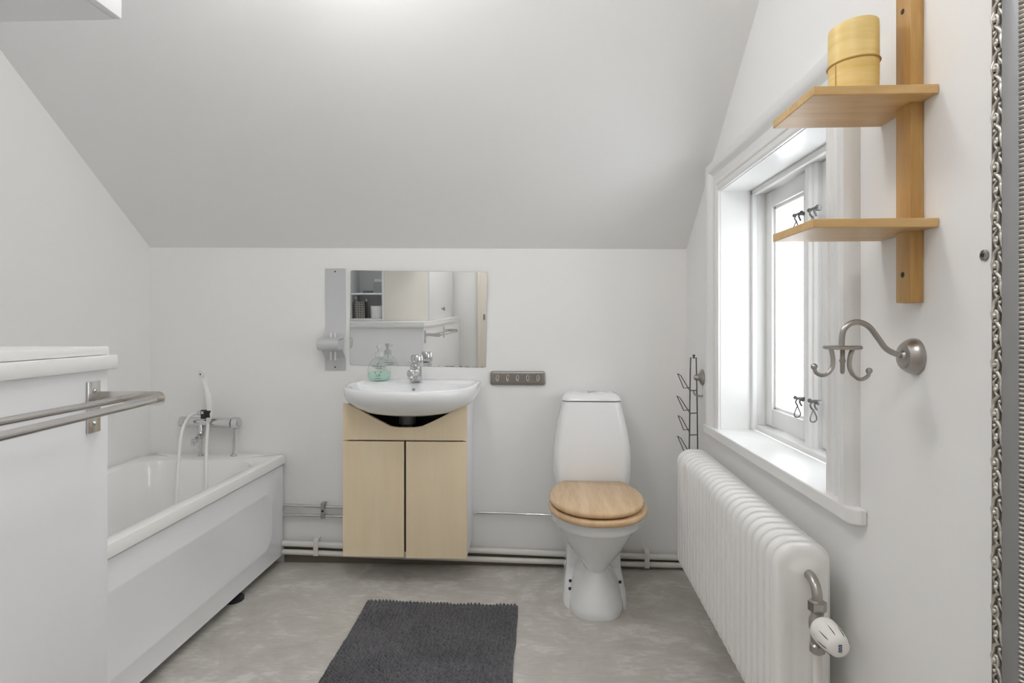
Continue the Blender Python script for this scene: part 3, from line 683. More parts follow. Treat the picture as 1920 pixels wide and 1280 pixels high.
pipe([at0(532, 1018, py2), atY(592, 1020.5, py2), atY(700, 1025, py2), atY(880, 1030.5, py2), atY(1055, 1038, py2), atY(1180, 1042, py2), atY(1282, 1045, py2), Vector((XR-0.03, py2, atY(1282, 1045, py2).z))], 0.0135, 'heating_pipe', PIPEW, 'upper white painted heating pipe along the foot of the back wall', 16)
pipe([at0(532, 1034, py2), atY(592, 1036, py2), atY(700, 1041, py2), atY(880, 1047, py2), atY(1055, 1053, py2), atY(1180, 1057, py2), atY(1282, 1059.5, py2), Vector((XR-0.03, py2, atY(1282, 1059.5, py2).z))], 0.0125, 'heating_pipe', PIPEW, 'lower white painted heating pipe just above the floor', 16)
zl_, zr_ = atY(532, 1018, py2).z, atY(1282, 1045, py2).z
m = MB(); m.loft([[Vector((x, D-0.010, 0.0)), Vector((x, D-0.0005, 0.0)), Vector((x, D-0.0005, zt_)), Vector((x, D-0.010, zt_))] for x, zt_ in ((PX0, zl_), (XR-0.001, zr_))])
struct(m, 'shade_strip_back', PIPESHADE, 'dark low strip painted as shade behind the heating pipes', 'shade strip')  # added dark strip, its brown stands in for shade around the pipes
for u, v, lb in ((592.5, 1027, 'white clip on the heating pipes between bathtub and cabinet'), (1213, 1050, 'white clip on the heating pipes between toilet and radiator')):
    p = atY(u, v, py2-0.014); m = MB()
    pts_ = [p+Vector((0, 0.045, 0.040)), p+Vector((0, 0.02, 0.044)), p+Vector((0, 0.0, 0.034)), p+Vector((0, -0.002, 0.0)), p+Vector((0, -0.002, -0.036))]
    sp_ = spline(pts_, 6); rg = []
    for q in sp_: rg.append([q+Vector((-0.011, 0, 0)), q+Vector((0.011, 0, 0)), q+Vector((0.011, -0.004, 0.001)), q+Vector((-0.011, -0.004, 0.001))])
    m.loft(rg); solo(m, 'pipe_clip', PIPEW, lb, 'pipe clip', p, None)

# ================================================================== BATH MAT
import numpy as np
RX0, RX1, RY1, RL = -0.687, -0.076, atZ(830, 1127, 0.012).y, 0.86
nx, ny = 380, 500
xs = np.linspace(0, 1, nx); ys = np.linspace(0, 1, ny)
GX, GY = np.meshgrid(xs, ys, indexing='ij')
W = RX1-RX0; pit = 0.0140
PX, PYm = GX*W, GY*RL
rs = np.random.RandomState(5)
def lowf(n1, n2):
    g = rs.rand(n1+2, n2+2); fx = GX*n1; fy = GY*n2; ix = fx.astype(int); iy = fy.astype(int); tx = fx-ix; ty = fy-iy
    tx = tx*tx*(3-2*tx); ty = ty*ty*(3-2*ty)
    return (g[ix, iy]*(1-tx)+g[ix+1, iy]*tx)*(1-ty)+(g[ix, iy+1]*(1-tx)+g[ix+1, iy+1]*tx)*ty
wx = (lowf(9, 12)-0.5)*0.022; wy = (lowf(9, 12)-0.5)*0.022
ph = (lowf(40, 56)-0.5)*0.0035
A = np.abs(np.sin(PI*(PX+wx*0.5+ph)/pit)); B = np.abs(np.sin(PI*(PYm+wy+ph)/(pit*1.15)))
lump = np.clip(A, 0, 1)**0.75*np.clip(B, 0, 1)**0.75
Hh = 0.003+lump*0.0120*(0.60+0.75*lowf(42, 58)) + (lowf(14, 20)-0.5)*0.004
ed = np.minimum(np.minimum(GX, 1-GX)*W, np.minimum(GY, 1-GY)*RL)
Hh = Hh*np.clip(ed/0.008, 0.05, 1)**0.5
jx = (lowf(40, 2)-0.5)*0; wob = (lowf(2, 9)-0.5)*0.006
vs = np.stack([RX0+PX+wob, RY1-RL+PYm-(GX-0.5)*0.022*GY, Hh+0.0005], -1).reshape(-1, 3)
mb = MB(); mb.v = [Vector(p) for p in vs]
mb.f = [(i*ny+j, (i+1)*ny+j, (i+1)*ny+j+1, i*ny+j+1) for i in range(nx-1) for j in range(ny-1)]
mat_ = solo(mb, 'bath_mat', RUG, 'charcoal chenille bath mat on the cement floor', 'bath mat', ((RX0+RX1)/2, RY1-RL/2, 0), 180)

# ================================================================== RADIATOR
tn, tf = 1.36, 2.42
an = ray(1450, 611); af = ray(1268, 611)
R0 = Vector((an[0]*tn, an[1]*tn, 0)); R1 = Vector((af[0]*tf, af[1]*tf, 0))
NS = 24; dirr = (R1-R0); Lr = dirr.length; pch = Lr/NS
rad_rz = -math.atan2(dirr.x, dirr.y)
RZ0, RZ1, RD, RRc = 0.172, 0.640, 0.131, 0.050
ra = thing('radiator', 'long white column radiator under the window', 'radiator', (R0.x, R0.y, 0.0), rad_rz)
# local: x 0..RD depth to wall, y 0..Lr along, z height
def rout(ins_, y, n=9): return [Vector((x, y, z)) for x, z in rrect(ins_, RD-ins_, RZ0+ins_, RZ1-ins_, RRc-ins_*0.6, n)]
sec = MB()
h = pch/2
prof_r = [(-h*0.99, 0.045), (-h*0.985, 0.024), (-h*0.90, 0.0165), (-h*0.72, 0.0105), (-h*0.48, 0.0068), (-h*0.22, 0.0060), (-h*0.12, 0.0050), (-h*0.085, 0.0006), (h*0.085, 0.0006), (h*0.12, 0.0050), (h*0.22, 0.0060), (h*0.48, 0.0068), (h*0.72, 0.0105), (h*0.90, 0.0165), (h*0.985, 0.024), (h*0.99, 0.045)]
sec.loft([rout(i_, y) for y, i_ in prof_r], True, True)
s0_ = sec.build('section', RADW, ra, 50, local=True)
s0_.location = (0, pch*1.5, 0)
for k in range(2, NS):
    o = s0_.copy(); o.location = (0, pch*(k+0.5), 0); COL.objects.link(o); o.parent = ra
# near end section with a modelled end face
en = MB()
def face_d(x, z):
    cx, czb = RD*0.52, RZ1-0.066
    boss = 0.012*math.exp(-(((x-cx)/0.032)**2+((z-czb)/0.030)**2)**1.5)
    low = 1/(1+math.exp((z-(RZ1-0.115))/0.008))
    ch = -0.006*low*math.exp(-((x-RD*0.42)/0.018)**4) - 0.004*low*math.exp(-((x-RD*0.74)/0.006)**2)
    return boss+ch
rings = [rout(i_, y+h) for y, i_ in prof_r[::-1][:8]]+[rout(i_, y+h) for y, i_ in ((-h*0.085, 0.0006), (-h*0.12, 0.0045), (-h*0.25, 0.0055), (-h*0.50, 0.0068), (-h*0.70, 0.0092), (-h*0.86, 0.0135))]
base = rout(0.0175, 0)
def endring(k):
    out = []
    for p in base:
        sx = RD*0.5; sz = min(max(p.z, RZ0+0.065), RZ1-0.066)
        q = Vector((p.x+(sx-p.x)*k, 0, p.z+(sz-p.z)*k)); edge = min(1, k/0.12)
        q.y = h*0.055*(1-edge)+h*0.01 - face_d(q.x, q.z)*edge
        out.append(q)
    return out
rings += [endring(k) for k in [0.0, 0.03, 0.06, 0.10, 0.15]+[0.2+0.05*i for i in range(16)]]
en.loft(rings, True, True)
en.build('section', RADW, ra, 60, local=True)
# wall brackets
for yy in (pch*3, Lr-pch*4):
    MB().box(RD-0.01, 0.152 if yy < 0.5 else 0.135, yy-0.012, yy+0.012, RZ0+0.10, RZ0+0.13, 0.002).build('wall_bracket', RADW, ra, local=True)
    
# supply bend and valve (local coords)
vc = Vector((RD*0.55, -0.006, RZ1-0.064))
sup = MB(); bend = [vc+Vector((0, 0.006, 0)), vc+Vector((0, -0.012, 0))]
for k in range(1, 9):
    t = PI/2*k/8; bend.append(vc+Vector((0, -0.012-0.036*math.sin(t), -0.036*(1-math.cos(t)))))
bend.append(bend[-1]+Vector((0, 0, -0.003)))
sup.tube(bend, 0.0105, 18); sup.lathe([(0.017, 0.006), (0.0165, -0.001), (0.0125, -0.004)], vc, (0, 1, 0), 20)
sup.build('supply_bend', NICKEL, ra, local=True)
nb = bend[-1]
MB().lathe([(0.0125, 0.002), (0.0185, -0.001), (0.0185, -0.020), (0.015, -0.023)], nb, (0, 0, 1), 6).build('union_nut', NICKEL, ra, 30, local=True)
vb = MB(); vz = nb.z-0.047
vb.lathe([(0.0125, 0.026), (0.0125, 0.016), (0.0165, 0.010), (0.0175, 0.0), (0.0165, -0.012), (0.012, -0.016), (0.012, -0.022), (0.0135, -0.024), (0.0135, -0.040), (0.0115, -0.042), (0.0155, -0.046), (0.0155, -0.060), (0.011, -0.064)], (nb.x, nb.y, vz), (0, 0, 1), 18)
vb.lathe([(0.0165, 0.0), (0.0165, 0.022), (0.0145, 0.024), (0.0145, 0.030)], (nb.x, nb.y, vz), (0, -1, 0), 20)
vb.build('valve_body', NICKEL, ra, local=True)
MB().tube([Vector((nb.x, nb.y, vz-0.060)), Vector((nb.x, nb.y, 0.06)), Vector((nb.x+0.02, nb.y, 0.02)), Vector((nb.x+0.06, nb.y, 0.008))], 0.0085, 14).build('return_pipe', PIPEW, ra, local=True)
th = MB(); tp = Vector((nb.x, nb.y-0.028, vz))
N = 56; rings = []
for r_, hh in ((0.018, 0.0), (0.0245, 0.001), (0.0255, 0.004), (0.0255, 0.014), (0.0245, 0.017), (0.0250, 0.019), (0.0250, 0.030), (0.0235, 0.045), (0.0215, 0.060), (0.0195, 0.068), (0.0150, 0.0735), (0.0080, 0.0755)):
    rings.append([tp+Vector((r_*1.1*math.cos(2*PI*k/N), -hh, r_*1.1*math.sin(2*PI*k/N))) for k in range(N)])
th.loft(rings); tho = th.build('thermostat_head', WHPL, ra, 40, local=True)
gr = MB()
for k in range(8):
    t = 2*PI*(k+0.3)/8
    q = []
    for hh, r_ in ((0.034, 0.0247), (0.045, 0.0237), (0.060, 0.0217), (0.0665, 0.0203)):
        q.append(tp+Vector((r_*1.1*math.cos(t), -hh, r_*1.1*math.sin(t))))
    gr.tube(q, [0.0003, 0.0008, 0.0009, 0.0003], 6)
gr.build('grip_slot', DKHOLE, tho, local=True)
lg = MB(); fy = tp.y-0.0757; 
lg.box(tp.x-0.0032, tp.x+0.0032, fy-0.0006, fy+0.0008, tp.z-0.0075, tp.z+0.0075)
lg.build('blue_mark', BLUE, tho, None, local=True)
zg = MB()
for k in range(3):
    z = tp.z-0.0066+k*0.0045
    zg.tube([Vector((tp.x-0.0024, fy-0.0009, z)), Vector((tp.x+0.0024, fy-0.0009, z+0.002)), Vector((tp.x-0.0024, fy-0.0009, z+0.0042))], 0.00035, 4)
zg.build('mark_strokes', WHPL, tho, None, local=True)

# ================================================================== WALL SHELF (right wall)
sh = thing('wall_shelf', 'birch wall shelf with two boards on an upright batten by the window', 'shelf', (XR, 1.21, 1.16))
PY0 = atX(1733, 300, XR).y
pf = atY(1707, 300, PY0).x; PY1 = atX(1679, 300, pf).y; pz = atY(1718, 567, PY0).z
MB().box(pf, XR-0.0005, PY0, PY1, pz, 2.02, 0.0025).build('upright', POSTW, sh)
sxa = atY(1525, 170, atX(1760, 160, XR).y).x
SY0, SY1 = atX(1760, 160, XR).y, atX(1651, 242, XR).y
for k, vv in enumerate((178.5, 427)):
    zb = atY(1525, vv, SY0).z
    m = MB(); tw = 0.016
    m.prism([Vector((sxa, SY0, zb)), Vector((XR-0.001, SY0-0.002, zb)), Vector((XR-0.001, SY1, zb)), Vector((sxa-0.001, SY1+0.002, zb))], (0, 0, tw))
    o = m.build('shelf_board', SHELFW, sh, None); bv = o.modifiers.new('Bevel', 'BEVEL'); bv.width = 0.0015; bv.segments = 2
    if k == 0: SHZ = zb+tw
for vv in (22, 515):
    p = atX(1692.5, vv, pf); MB().lathe([(0.005, -0.002), (0.005, 0.0006), (0.003, 0.0008)], p, (-1, 0, 0), 14).build('screw_hole', DKHOLE, sh)
# bark canister
BYc = (SY0+SY1)/2+0.005; q = atY(1600, 150, BYc); CR = 0.0435
ca = thing('bark_canister', 'yellow bark cylinder with a slanted top on the upper shelf board', 'canister', (q.x, BYc, SHZ))
def bz(t, off): return SHZ+0.150+off-0.009*((1-math.cos(t+0.25))/2)**1.8-0.004*math.cos(t)**6*(1 if math.cos(t) > 0 else 0)
m = MB(); n = 48; rings = []
R_ = lambda r, zf: [Vector((q.x+r*math.cos(2*PI*k/n)*(1+0.012*math.sin(4*PI*k/n)), BYc+r*math.sin(2*PI*k/n), zf(2*PI*k/n))) for k in range(n)]
rings = [R_(CR-0.002, lambda t: SHZ+0.001), R_(CR-0.0005, lambda t: SHZ+0.03), R_(CR, lambda t: SHZ+0.07), R_(CR, lambda t: bz(t, -0.02)), R_(CR-0.0005, lambda t: bz(t, -0.001)), R_(CR-0.002, lambda t: bz(t, 0)), R_(CR-0.0045, lambda t: bz(t, -0.002)), R_(CR-0.005, lambda t: SHZ+0.02)]
m.loft(rings); m.build('bark_wall', BARK, ca, 50)
m = MB(); m.tube([Vector((q.x+(CR+0.0008)*math.cos(2*PI*k/n), BYc+(CR+0.0008)*math.sin(2*PI*k/n), SHZ+0.074+0.003*math.cos(2*PI*k/n+0.3))) for k in range(n)], 0.0018, 6, closed=True)
m.tube([Vector((q.x-CR*0.93, BYc-CR*0.38, SHZ+0.070)), Vector((q.x-CR*0.94, BYc-CR*0.38, SHZ+0.025)), Vector((q.x-CR*0.86, BYc-CR*0.50, SHZ+0.004))], 0.0010, 6)
m.build('band', BARKBAND, ca)

# gooseneck hook
wp = atX(1716, 668, XR); GY_ = wp.y
gh = thing('towel_hook', 'brushed nickel curved arm with towel hooks below the wall shelf', 'towel hook', wp)
MB().lathe([(0.0335, 0.0003), (0.0335, 0.006), (0.031, 0.012), (0.026, 0.019), (0.023, 0.022), (0.012, 0.0235), (0.010, 0.028)], wp, (-1, 0, 0), 40).build('wall_plate', NICKEL, gh)
MB().tube(spline([atY(u, v, GY_) for u, v in ((1700, 667), (1684, 665), (1662, 654), (1645, 632), (1630, 613), (1612, 604), (1595, 606), (1582, 618), (1578.5, 636), (1578.5, 650))], 6), 0.0052, 14).build('arm', NICKEL, gh)
dc = atY(1579.5, 651, GY_)
MB().lathe([(0.031, -0.0035), (0.033, -0.002), (0.033, 0.002), (0.031, 0.0035), (0.006, 0.0036)], dc, (0, 0, 1), 40).build('disc', NICKEL, gh)
def hk(pts_):
    m = MB(); s_ = spline(pts_, 6); m.tube(s_, [0.0042]*(len(s_)//2)+[0.0036]*(len(s_)-len(s_)//2), 10); m.ball(s_[-1], 0.006, 12); m.build('hook', NICKEL, gh)
hk([atY(u, v, GY_) for u, v in ((1558, 653), (1561.5, 672), (1560.5, 688), (1552, 700), (1540, 703.5), (1530, 698), (1526.5, 687))])
hk([atY(u, v, GY_) for u, v in ((1600, 653), (1594, 668), (1593, 688), (1601, 704), (1614, 711), (1627, 705), (1629.5, 695))])
aw = Vector((dc.x, dc.y, 0)).normalized()
hk([dc+aw*a_+Vector((0, 0, h_)) for a_, h_ in ((0.010, -0.002), (0.006, -0.02), (0.008, -0.036), (0.018, -0.047), (0.032, -0.046), (0.041, -0.037), (0.042, -0.027))])

# wire rack + wall hook beyond the radiator
KY = 2.60
CX = lambda x, y: (1260+x/6.4, 650+y/6.4)
def K(x, y, Y=KY): return atY(*CX(x, y), Y)
hkp = atX(1321, 706, XR)
wh = thing('wall_hook', 'small nickel swivel hook on the wall beside the window casing', 'hook', (XR, hkp.y, hkp.z))
hp = K(388, 365, KY); hp.x = XR
MB().lathe([(0.034, 0.0003), (0.034, 0.004), (0.028, 0.010), (0.016, 0.015), (0.012, 0.020)], hp, (-1, 0, 0), 32).build('wall_plate', NICKEL, wh)
MB().lathe([(0.008, 0.0), (0.0115, 0.004), (0.012, 0.022), (0.008, 0.028)], K(345, 368), (-1, 0, 0), 20).build('knob', NICKEL, wh)
MB().tube(spline([K(372, 360), K(345, 372), K(358, 405), K(374, 450), K(378, 520), K(378, 565), K(360, 590), K(320, 588), K(278, 575), K(262, 550), K(258, 528)], 5), 0.0038, 10).build('arm', NICKEL, wh)
rk = thing('wire_rack', 'dark wire rack with slanting loops hanging behind the radiator end', 'wire rack', K(255, 1205))
m = MB()
tl = [K(205, 1500), K(208, 1200), K(213, 800), K(216, 520), K(219, 300), K(224, 130)]; tr_ = [K(290, 130), K(294, 300), K(298, 520), K(303, 800), K(308, 1200), K(310, 1500)]
m.tube(tl+tr_, 0.0028, 8)
for y in (525, 797, 1058, 1320): m.tube([K(215, y), K(303, y-4)], 0.0022, 8)
m.lathe([(0.004, -0.004), (0.004, 0.006), (0.0055, 0.007), (0.0055, 0.012)], K(262, 128), (0, 0, 1), 10)
m.build('rack_frame', WIRE, rk)
for dy, sh_ in ((0, 0), (268, -8), (503, 6), (750, 0)):
    A = [(68+sh_, 322+dy), (140, 495+dy), (216, 487+dy)]; Bq = [(68+sh_, 322+dy), (105+sh_, 345+dy), (190, 490+dy), (214, 525+dy)]
    m = MB(); m.tube([K(*p_, KY-0.02 if i < 2 else KY) for i, p_ in enumerate(A)], 0.0019, 8); m.tube([K(*Bq[0], KY-0.02), K(*Bq[1], KY+0.025), K(*Bq[2], KY+0.025), K(*Bq[3], KY)], 0.0019, 8); m.build('loop', WIRE, rk)

# wall plug by the ornate mirror
p = atX(1847.5, 478.5, XR)
wpg = thing('wall_plug', 'small dark screw plug in the wall beside the ornate frame', 'wall plug', p)
MB().lathe([(0.0085, 0.0003), (0.0085, 0.003), (0.005, 0.0045)], p, (-1, 0, 0), 20).build('washer', DKSTEEL, wpg); MB().lathe([(0.0035, 0.0046), (0.003, 0.0056)], p, (-1, 0, 0), 12).build('screw_head', BLACK, wpg)

# ================================================================== ORNATE MIRROR on right wall
OX = 0.662
oy1 = atX(1859, 640, OX).y; ya_ = atX(1880.5, 640, OX).y; yb_ = atX(1905, 640, OX+0.006).y; yc_ = atX(1917, 640, OX).y
oy0 = oy1-0.62; oz0, oz1 = 0.22, 1.86
om = thing('ornate_mirror', 'tall mirror in a carved silver frame hung on the right wall', 'mirror', (XR, (oy0+oy1)/2, oz0))
w1, w2, w3 = oy1-ya_, oy1-yb_, oy1-yc_; w4 = w3+0.010
def frame_sweep(prof_, name, mat, sm=35):
    m = MB(); rg = []
    for (y, z, sy, sz) in ((oy1, oz0, -1, 1), (oy1, oz1, -1, -1), (oy0, oz1, 1, -1), (oy0, oz0, 1, 1), (oy1, oz0, -1, 1)):
        rg.append([Vector((x, y+sy*w, z+sz*w)) for w, x in prof_])
    m.loft(rg, False, False); return m.build(name, mat, om, sm)
X_ = OX
frame_sweep([(0.0, XR-0.001), (0.0, X_+0.001), (0.0008, X_-0.0005), (0.0022, X_-0.0005), (0.003, X_+0.0035), (w1*0.5, X_+0.002), (w1-0.003, X_+0.0035), (w1-0.002, X_), (w1, X_), (w1, XR-0.001), (0.0, XR-0.001)], 'outer_moulding', FRMID)
frame_sweep([(w1, XR-0.002), (w1, X_-0.001), (w1+0.003, X_-0.003), (w1+(w2-w1)*0.30, X_+0.003), (w1+(w2-w1)*0.6, X_+0.011), (w2-0.001, X_+0.014), (w2, X_+0.012), (w2, XR-0.002), (w1, XR-0.002)], 'cove_moulding', FRCOVE)
frame_sweep([(w2, XR-0.003), (w2, X_+0.010), (w3, X_+0.010), (w4, X_+0.022), (w4, XR-0.003), (w2, XR-0.003)], 'inner_moulding', FRDARK)
# beads
bdm = MB(); wc_ = (w2+w3)/2; rb = (w3-w2)*0.40; pb = 0.0066
octa = [(1, 0, 0), (-1, 0, 0), (0, 1, 0), (0, -1, 0), (0, 0, 1), (0, 0, -1)]
def bead(y, z, ay, az):
    vs_ = []; fs_ = []
    for i, lat in enumerate((-0.9, -0.35, 0.35, 0.9)):
        for k in range(8):
            an_ = 2*PI*k/8; c = math.cos(lat*PI/2)
            vs_.append((X_+0.010-rb*0.9*math.sin(lat*PI/2), y+ay*math.cos(an_)*c, z+az*math.sin(an_)*c))
    for i in range(3):
        for k in range(8): fs_.append((i*8+k, i*8+(k+1) % 8, i*8+8+(k+1) % 8, i*8+8+k))
    fs_.append(tuple(24+k for k in range(8))); bdm.add(vs_, fs_)
z = oz0+wc_
while z < oz1-wc_:
    bead(oy1-wc_, z, rb, pb*0.46); bead(oy0+wc_, z, rb, pb*0.46); z += pb
y = oy0+wc_+pb
while y < oy1-wc_:
    bead(y, oz0+wc_, pb*0.46, rb); bead(y, oz1-wc_, pb*0.46, rb); y += pb
bdm.build('bead_row', FRSILV, om, 180)
# carved scrolls
cvm = MB(); per = 0.0355
def scroll(o, eu, ev, flip):
    """o: middle of strip at start of a period; eu along the strip, ev across"""
    W_ = w1*0.5; f = flip
    def Q(a, b_, hgt): return o+eu*(a*per)+ev*(b_*f*W_)+Vector((-hgt, 0, 0))
    cx0 = X_
    sp_ = []
    for k in range(15):
        t = 2.2*PI*k/14; r = 0.30*(1-0.055*k)
        sp_.append(Q(0.52+r*math.cos(t+2.4), 0.10+r*1.5*math.sin(t+2.4), 0.001+0.004*k/14))
    cvm.tube([Q(-0.45, -0.55, -0.001), Q(-0.2, -0.72, 0.001), Q(0.05, -0.5, 0.002)]+sp_, [0.0012, 0.0022, 0.0026]+[0.0027-0.00008*k for k in range(15)], 8)
    cvm.ball(Q(0.50, 0.12, 0.0045), 0.0036, 8)
    cvm.ball(Q(0.02, 0.45, 0.0015), 0.0030, 8)
    cvm.tube([Q(0.1, 0.85, -0.001), Q(0.3, 0.78, 0.002), Q(0.6, 0.8, 0.003), Q(0.95, 0.55, 0.001), Q(1.15, 0.2, -0.001)], [0.0008, 0.0018, 0.0024, 0.0018, 0.0008], 7)
    cvm.tube([Q(0.55, -0.75, 0), Q(0.8, -0.6, 0.002), Q(0.98, -0.1, 0.001)], [0.001, 0.002, 0.0008], 7)
def run(p0, p1, ev):
    d = p1-p0; n = int(d.length/per); eu = d.normalized()
    for k in range(n): scroll(p0+eu*(k*per), eu, ev, 1 if k % 2 else -1)
xs_ = OX+0.0022; hw1 = w1/2
run(Vector((xs_, oy1-hw1, oz0+0.01)), Vector((xs_, oy1-hw1, oz1)), Vector((0, 1, 0)))
run(Vector((xs_, oy0+hw1, oz0+0.01)), Vector((xs_, oy0+hw1, oz1)), Vector((0, 1, 0)))
run(Vector((xs_, oy0+w1, oz0+hw1)), Vector((xs_, oy1-w1, oz0+hw1)), Vector((0, 0, 1)))
run(Vector((xs_, oy0+w1, oz1-hw1)), Vector((xs_, oy1-w1, oz1-hw1)), Vector((0, 0, 1)))
cvm.build('carved_scrolls', FRSILV, om, 60)
g = X_+0.020
MB().add([(g, oy0+w4-0.002, oz0+w4-0.002), (g, oy1-w4+0.002, oz0+w4-0.002), (g, oy1-w4+0.002, oz1-w4+0.002), (g, oy0+w4-0.002, oz1-w4+0.002)], [(0, 3, 2, 1)]).build('glass', PALEMIRR, om, None)

# ================================================================== LEFT: half-height counter, rail, cupboards
EY = 1.185
pa = atY(202.5, 690, EY); PX1 = pa.x
prz = math.radians(3.2)
zt2 = atY(219, 664.5, EY+0.01).z; zl = atY(203, 692, EY).z; zt3 = atY(205, 649, EY).z
pl = thing('low_cabinet', 'white waist-high boxed cabinet in front of the bathtub', 'cabinet', (PX1, EY, 0), prz)
# local frame: origin at far right corner; x to the left is negative, y towards camera negative
def LB(x0, x1, y0, y1, z0, z1, bev=0.0): return MB().box(x0, x1, y0, y1, z0, z1, bev)
LW = PX1-XL-0.10; LD = 1.45
LB(-LW, 0.0, -LD, 0.0, 0.0, zl, 0.002).build('body', CABW, pl, local=True)
wt = thing('countertop', 'white painted ledge board on the waist-high boxed cabinet', 'countertop', (PX1, EY, zl), prz)
m = MB(); m.box(-LW, 0.013, -LD, 0.012, 0.0005, zt2-zl, 0.003); m.build('ledge_board', TRIM, wt, local=True)
m = MB(); m.box(-LW, 0.004, -LD, -0.002, zt2-zl+0.0008, zt3-zl, 0.002); m.build('top_board', TRIM, wt, local=True)
# towel rail
tq = atY(175, 758, EY-0.02)
tr0 = thing('towel_rail', 'brushed steel double towel rail on the waist-high cabinet side', 'towel rail', (PX1, EY, tq.z), prz)
zc0 = atY(290, 750, EY-0.05).z-tq.z
A1 = 0.128
def bracket(yc):
    m = MB(); zt_, zb_ = atY(175, 712, EY-0.02).z-tq.z, atY(175, 806, EY-0.02).z-tq.z
    m.box(0.0005, 0.004, yc-0.024, yc+0.012, zb_, zt_, 0.001)
    hh = 0.0140; pts_ = [(0.003, hh)]
    pts_ += [(A1-0.014+0.014*math.sin(t), 0.014*math.cos(t)) for t in [PI*k/12 for k in range(13)]]
    pts_ += [(A1-0.03, -0.0135), (0.05, -0.008), (0.003, -0.006)]
    m.prism([Vector((x, yc+0.010, zc0+z)) for x, z in pts_], (0, 0.003, 0))
    o = m.build('bracket', STEEL, tr0, 30, local=True)
    for zz in (zt_-0.018, zb_+0.018):
        MB().lathe([(0.0048, 0.0), (0.0045, 0.002), (0.002, 0.003)], (0.004, yc-0.006, zz), (1, 0, 0), 14).build('screw', CHROME, o, local=True)
bracket(-0.040); bracket(-0.72)
for x, zo in ((0.051, 0.0), (A1-0.014, -0.0015)):
    MB().tube([Vector((x+(0.004 if zo else -0.003), -0.72, zc0+zo*7)), Vector((x, -0.029, zc0+zo))], 0.0068 if zo else 0.0064, 20).build('bar', STEEL, tr0, local=True)
# cupboard hung above
UY = 1.195; uc = atY(213.5, 37.5, UY)
ucb = thing('wall_cupboard', 'white cupboard corner high up at the left above the waist-high cabinet', 'cupboard', (uc.x, UY, uc.z))
MB().box(XL+0.002, uc.x, YR+0.02, UY, uc.z, ZC-0.002, 0.002).build('body', CABW, ucb)
MB().box(uc.x+0.0005, uc.x+0.018, 0.30, UY-0.002, uc.z+0.0, ZC-0.06, 0.002).build('door', CABW, ucb)
# shelf unit further along (seen only in the small mirror)
QY = 0.905; QX = -0.862
su = thing('shelf_unit', 'white open shelf unit reflected in the small mirror', 'shelf unit', (QX, QY, zt3))
qz0, qz1 = zt3+0.001, uc.z-0.002
Ym = 2*D-0.012-QY
def mx_(u): # x of a point seen at column u in the mirror at depth Ym
    r = (u-U0)/F; return Ym*(r*CT-ST)/(CT+r*ST)
ql, qd = mx_(655), mx_(716)
m = MB()
xA = XL+0.12
m.box(ql-0.02, ql-0.001, QY-0.30, QY, qz0, qz1, 0.001); m.box(qd, qd+0.02, QY-0.30, QY, qz0, qz1, 0.001)
m.box(xA, ql-0.02, QY-0.03, QY-0.012, qz0, qz1, 0.001)
m.box(ql-0.001, qd, QY-0.30, QY-0.285, qz0, qz1); m.box(ql-0.001, qd, QY-0.285, QY-0.003, qz0, qz0+0.014, 0.001)
m.box(ql-0.001, qd, QY-0.285, QY-0.003, qz1-0.02, qz1, 0.001)
m.build('body', CABW, su)
zsh = qz0+0.205
MB().box(ql, qd-0.0005, QY-0.284, QY-0.004, zsh, zsh+0.014, 0.001).build('shelf', CABW, su)
MB().box(qd+0.0205, QX-0.002, QY-0.40, QY, qz0, qz1, 0.002).build('side_panel', CREAM, su)
dro = MB().box(QX-0.0015, QX+0.016, YR+0.05, QY-0.001, qz0, qz1-0.002, 0.002).build('door', CABW, su)
MB().lathe([(0.006, 0.0), (0.006, 0.012), (0.015, 0.018), (0.017, 0.026), (0.012, 0.031)], (QX+0.016, 0.34, qz0+0.085), (1, 0, 0), 20).build('knob', NICKEL, dro)
# things on it
zf = qz0+0.0145
hx = mx_(670); hyc = QY-0.10
cd = thing('brush_holder', 'perforated metal brush holder on the reflected shelf', 'brush holder', (hx, hyc, zf))
m = MB(); m.loft([[Vector((x, y, z)) for x, y in rrect(hx-0.042, hx+0.042, hyc-0.042, hyc+0.042, 0.006, 3)] for z in (zf, zf+0.135)], True, False); m.build('cup', DKSTEEL, cd)
m = MB()
for i in range(4):
    for j in range(7): m.lathe([(0.0048, 0.0), (0.0046, 0.0006)], (hx-0.03+i*0.02, hyc+0.0422, zf+0.012+j*0.0185), (0, 1, 0), 8)
m.build('perforations', DKHOLE, cd)
for i, (dx, lean, col, lb) in enumerate(((-0.02, -0.02, WHPL, 'white toothbrush leaning in the perforated holder'), (0.02, 0.03, GREYPL, 'grey toothbrush leaning in the perforated holder'))):
    b0 = Vector((hx+dx, hyc, zf+0.002)); b1 = b0+Vector((lean, 0.0, 0.175-0.02*i))
    tb = thing('toothbrush', lb, 'toothbrush', b0)
    MB().tube([b0, b0.lerp(b1, 0.5), b0.lerp(b1, 0.85), b1], [0.006, 0.007, 0.004, 0.006], 10).build('handle', col, tb)
    MB().box(b1.x-0.005, b1.x+0.005, b1.y+0.004, b1.y+0.016, b1.z-0.022, b1.z, 0.001).build('bristles', WHPL, tb)
cx_ = mx_(702); cu = MB(); cu.lathe([(0.050, 0), (0.053, 0.004), (0.055, 0.10), (0.052, 0.10), (0.050, 0.006)], (cx_, QY-0.09, zf), n=32, c1=True)
solo(cu, 'cup', CERA, 'plain white cup on the reflected shelf', 'cup', (cx_, QY-0.09, zf))
zg_ = zsh+0.0145; jx = mx_(705)
jr = thing('glass_jar', 'clear jar on the upper reflected shelf', 'jar', (jx, QY-0.12, zg_))
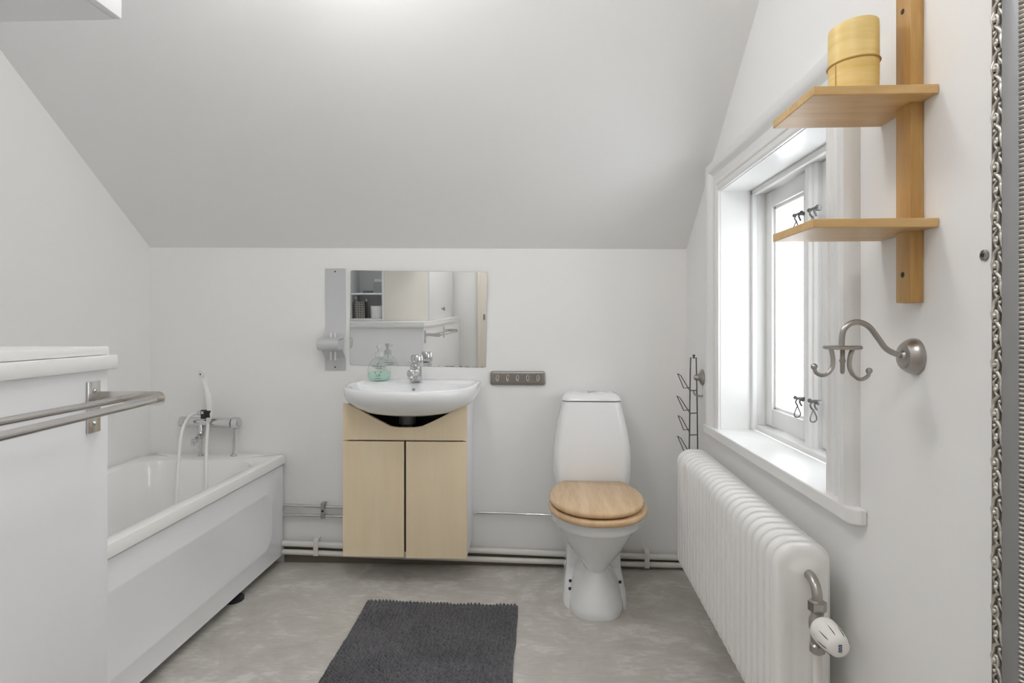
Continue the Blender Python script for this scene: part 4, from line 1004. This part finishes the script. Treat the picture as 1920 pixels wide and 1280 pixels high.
MB().lathe([(0.045, 0), (0.047, 0.004), (0.047, 0.085), (0.040, 0.09)], (jx, QY-0.12, zg_), n=28, c1=False).build('jar_glass', BOTTLE, jr); MB().lathe([(0.042, 0.0905), (0.042, 0.11), (0.038, 0.112)], (jx, QY-0.12, zg_), n=24).build('lid', WHPL, jr)
t2 = mx_(688); tm = MB(); tm.box(t2-0.045, t2+0.035, QY-0.07, QY-0.04, zg_, zg_+0.018, 0.004); solo(tm, 'toiletry_case', GREYPL, 'small dark case lying on the upper reflected shelf', 'case', (t2, QY-0.055, zg_))

# ================================================================== CEILING LAMP (gives the room its light), plus a fill globe added near the door
for LX, LY, GR, lb in ((-0.54, 1.42, 0.110, 'round white globe lamp on the ceiling above the bath mat'), (0.06, 0.30, 0.100, 'added unseen fill globe on the ceiling near the door')):
    lp = thing('ceiling_lamp', lb, 'ceiling lamp', (LX, LY, ZC), group='ceiling globe lamps')
    MB().lathe([(0.06, -0.0005), (0.06, -0.02), (0.045, -0.03), (0.04, -0.06)], (LX, LY, ZC), n=32).build('base', TRIM, lp)
    MB().lathe([(GR*math.sin(PI*j/16), -GR*math.cos(PI*j/16)) for j in range(17)], (LX, LY, ZC-0.05-GR), n=32, c0=False, c1=False).build('globe', BULB, lp, 180)

# ================================================================== WORLD, CAMERA, VIEW
w = bpy.data.worlds.new('overcast_sky'); S.world = w; w.use_nodes = True
bg = w.node_tree.nodes['Background']; bg.inputs[0].default_value = (0.93, 0.97, 1.0, 1); bg.inputs[1].default_value = 5.6
pl_ = bpy.data.lights.new('window_portal', 'AREA'); pl_.shape = 'RECTANGLE'; pl_.size = WY1-WY0; pl_.size_y = WZ1-WZ0
pl_.cycles.is_portal = True
po = bpy.data.objects.new('window_portal', pl_); COL.objects.link(po); po.location = (XR+0.23, (WY0+WY1)/2, (WZ0+WZ1)/2); po.rotation_euler = (PI/2, 0, PI/2)
cam = bpy.data.cameras.new('camera'); cam.sensor_fit = 'HORIZONTAL'; cam.sensor_width = 36.0; cam.lens = F*36.0/1920.0
cam.shift_y = -(640-V0)/1920.0; cam.clip_start = 0.02
co = bpy.data.objects.new('camera', cam); COL.objects.link(co); co.location = (0, 0, CZ); co.rotation_euler = (PI/2, 0, TH)
S.camera = co
vs_ = S.view_settings; vs_.view_transform = 'Standard'; vs_.look = 'None'; vs_.exposure = 0.0; vs_.gamma = 1.0; vs_.use_curve_mapping = False
S.cycles.use_denoising = True
S.cycles.max_bounces = 14; S.cycles.diffuse_bounces = 8; S.cycles.glossy_bounces = 6; S.cycles.transparent_max_bounces = 16
S.cycles.sample_clamp_indirect = 8.0
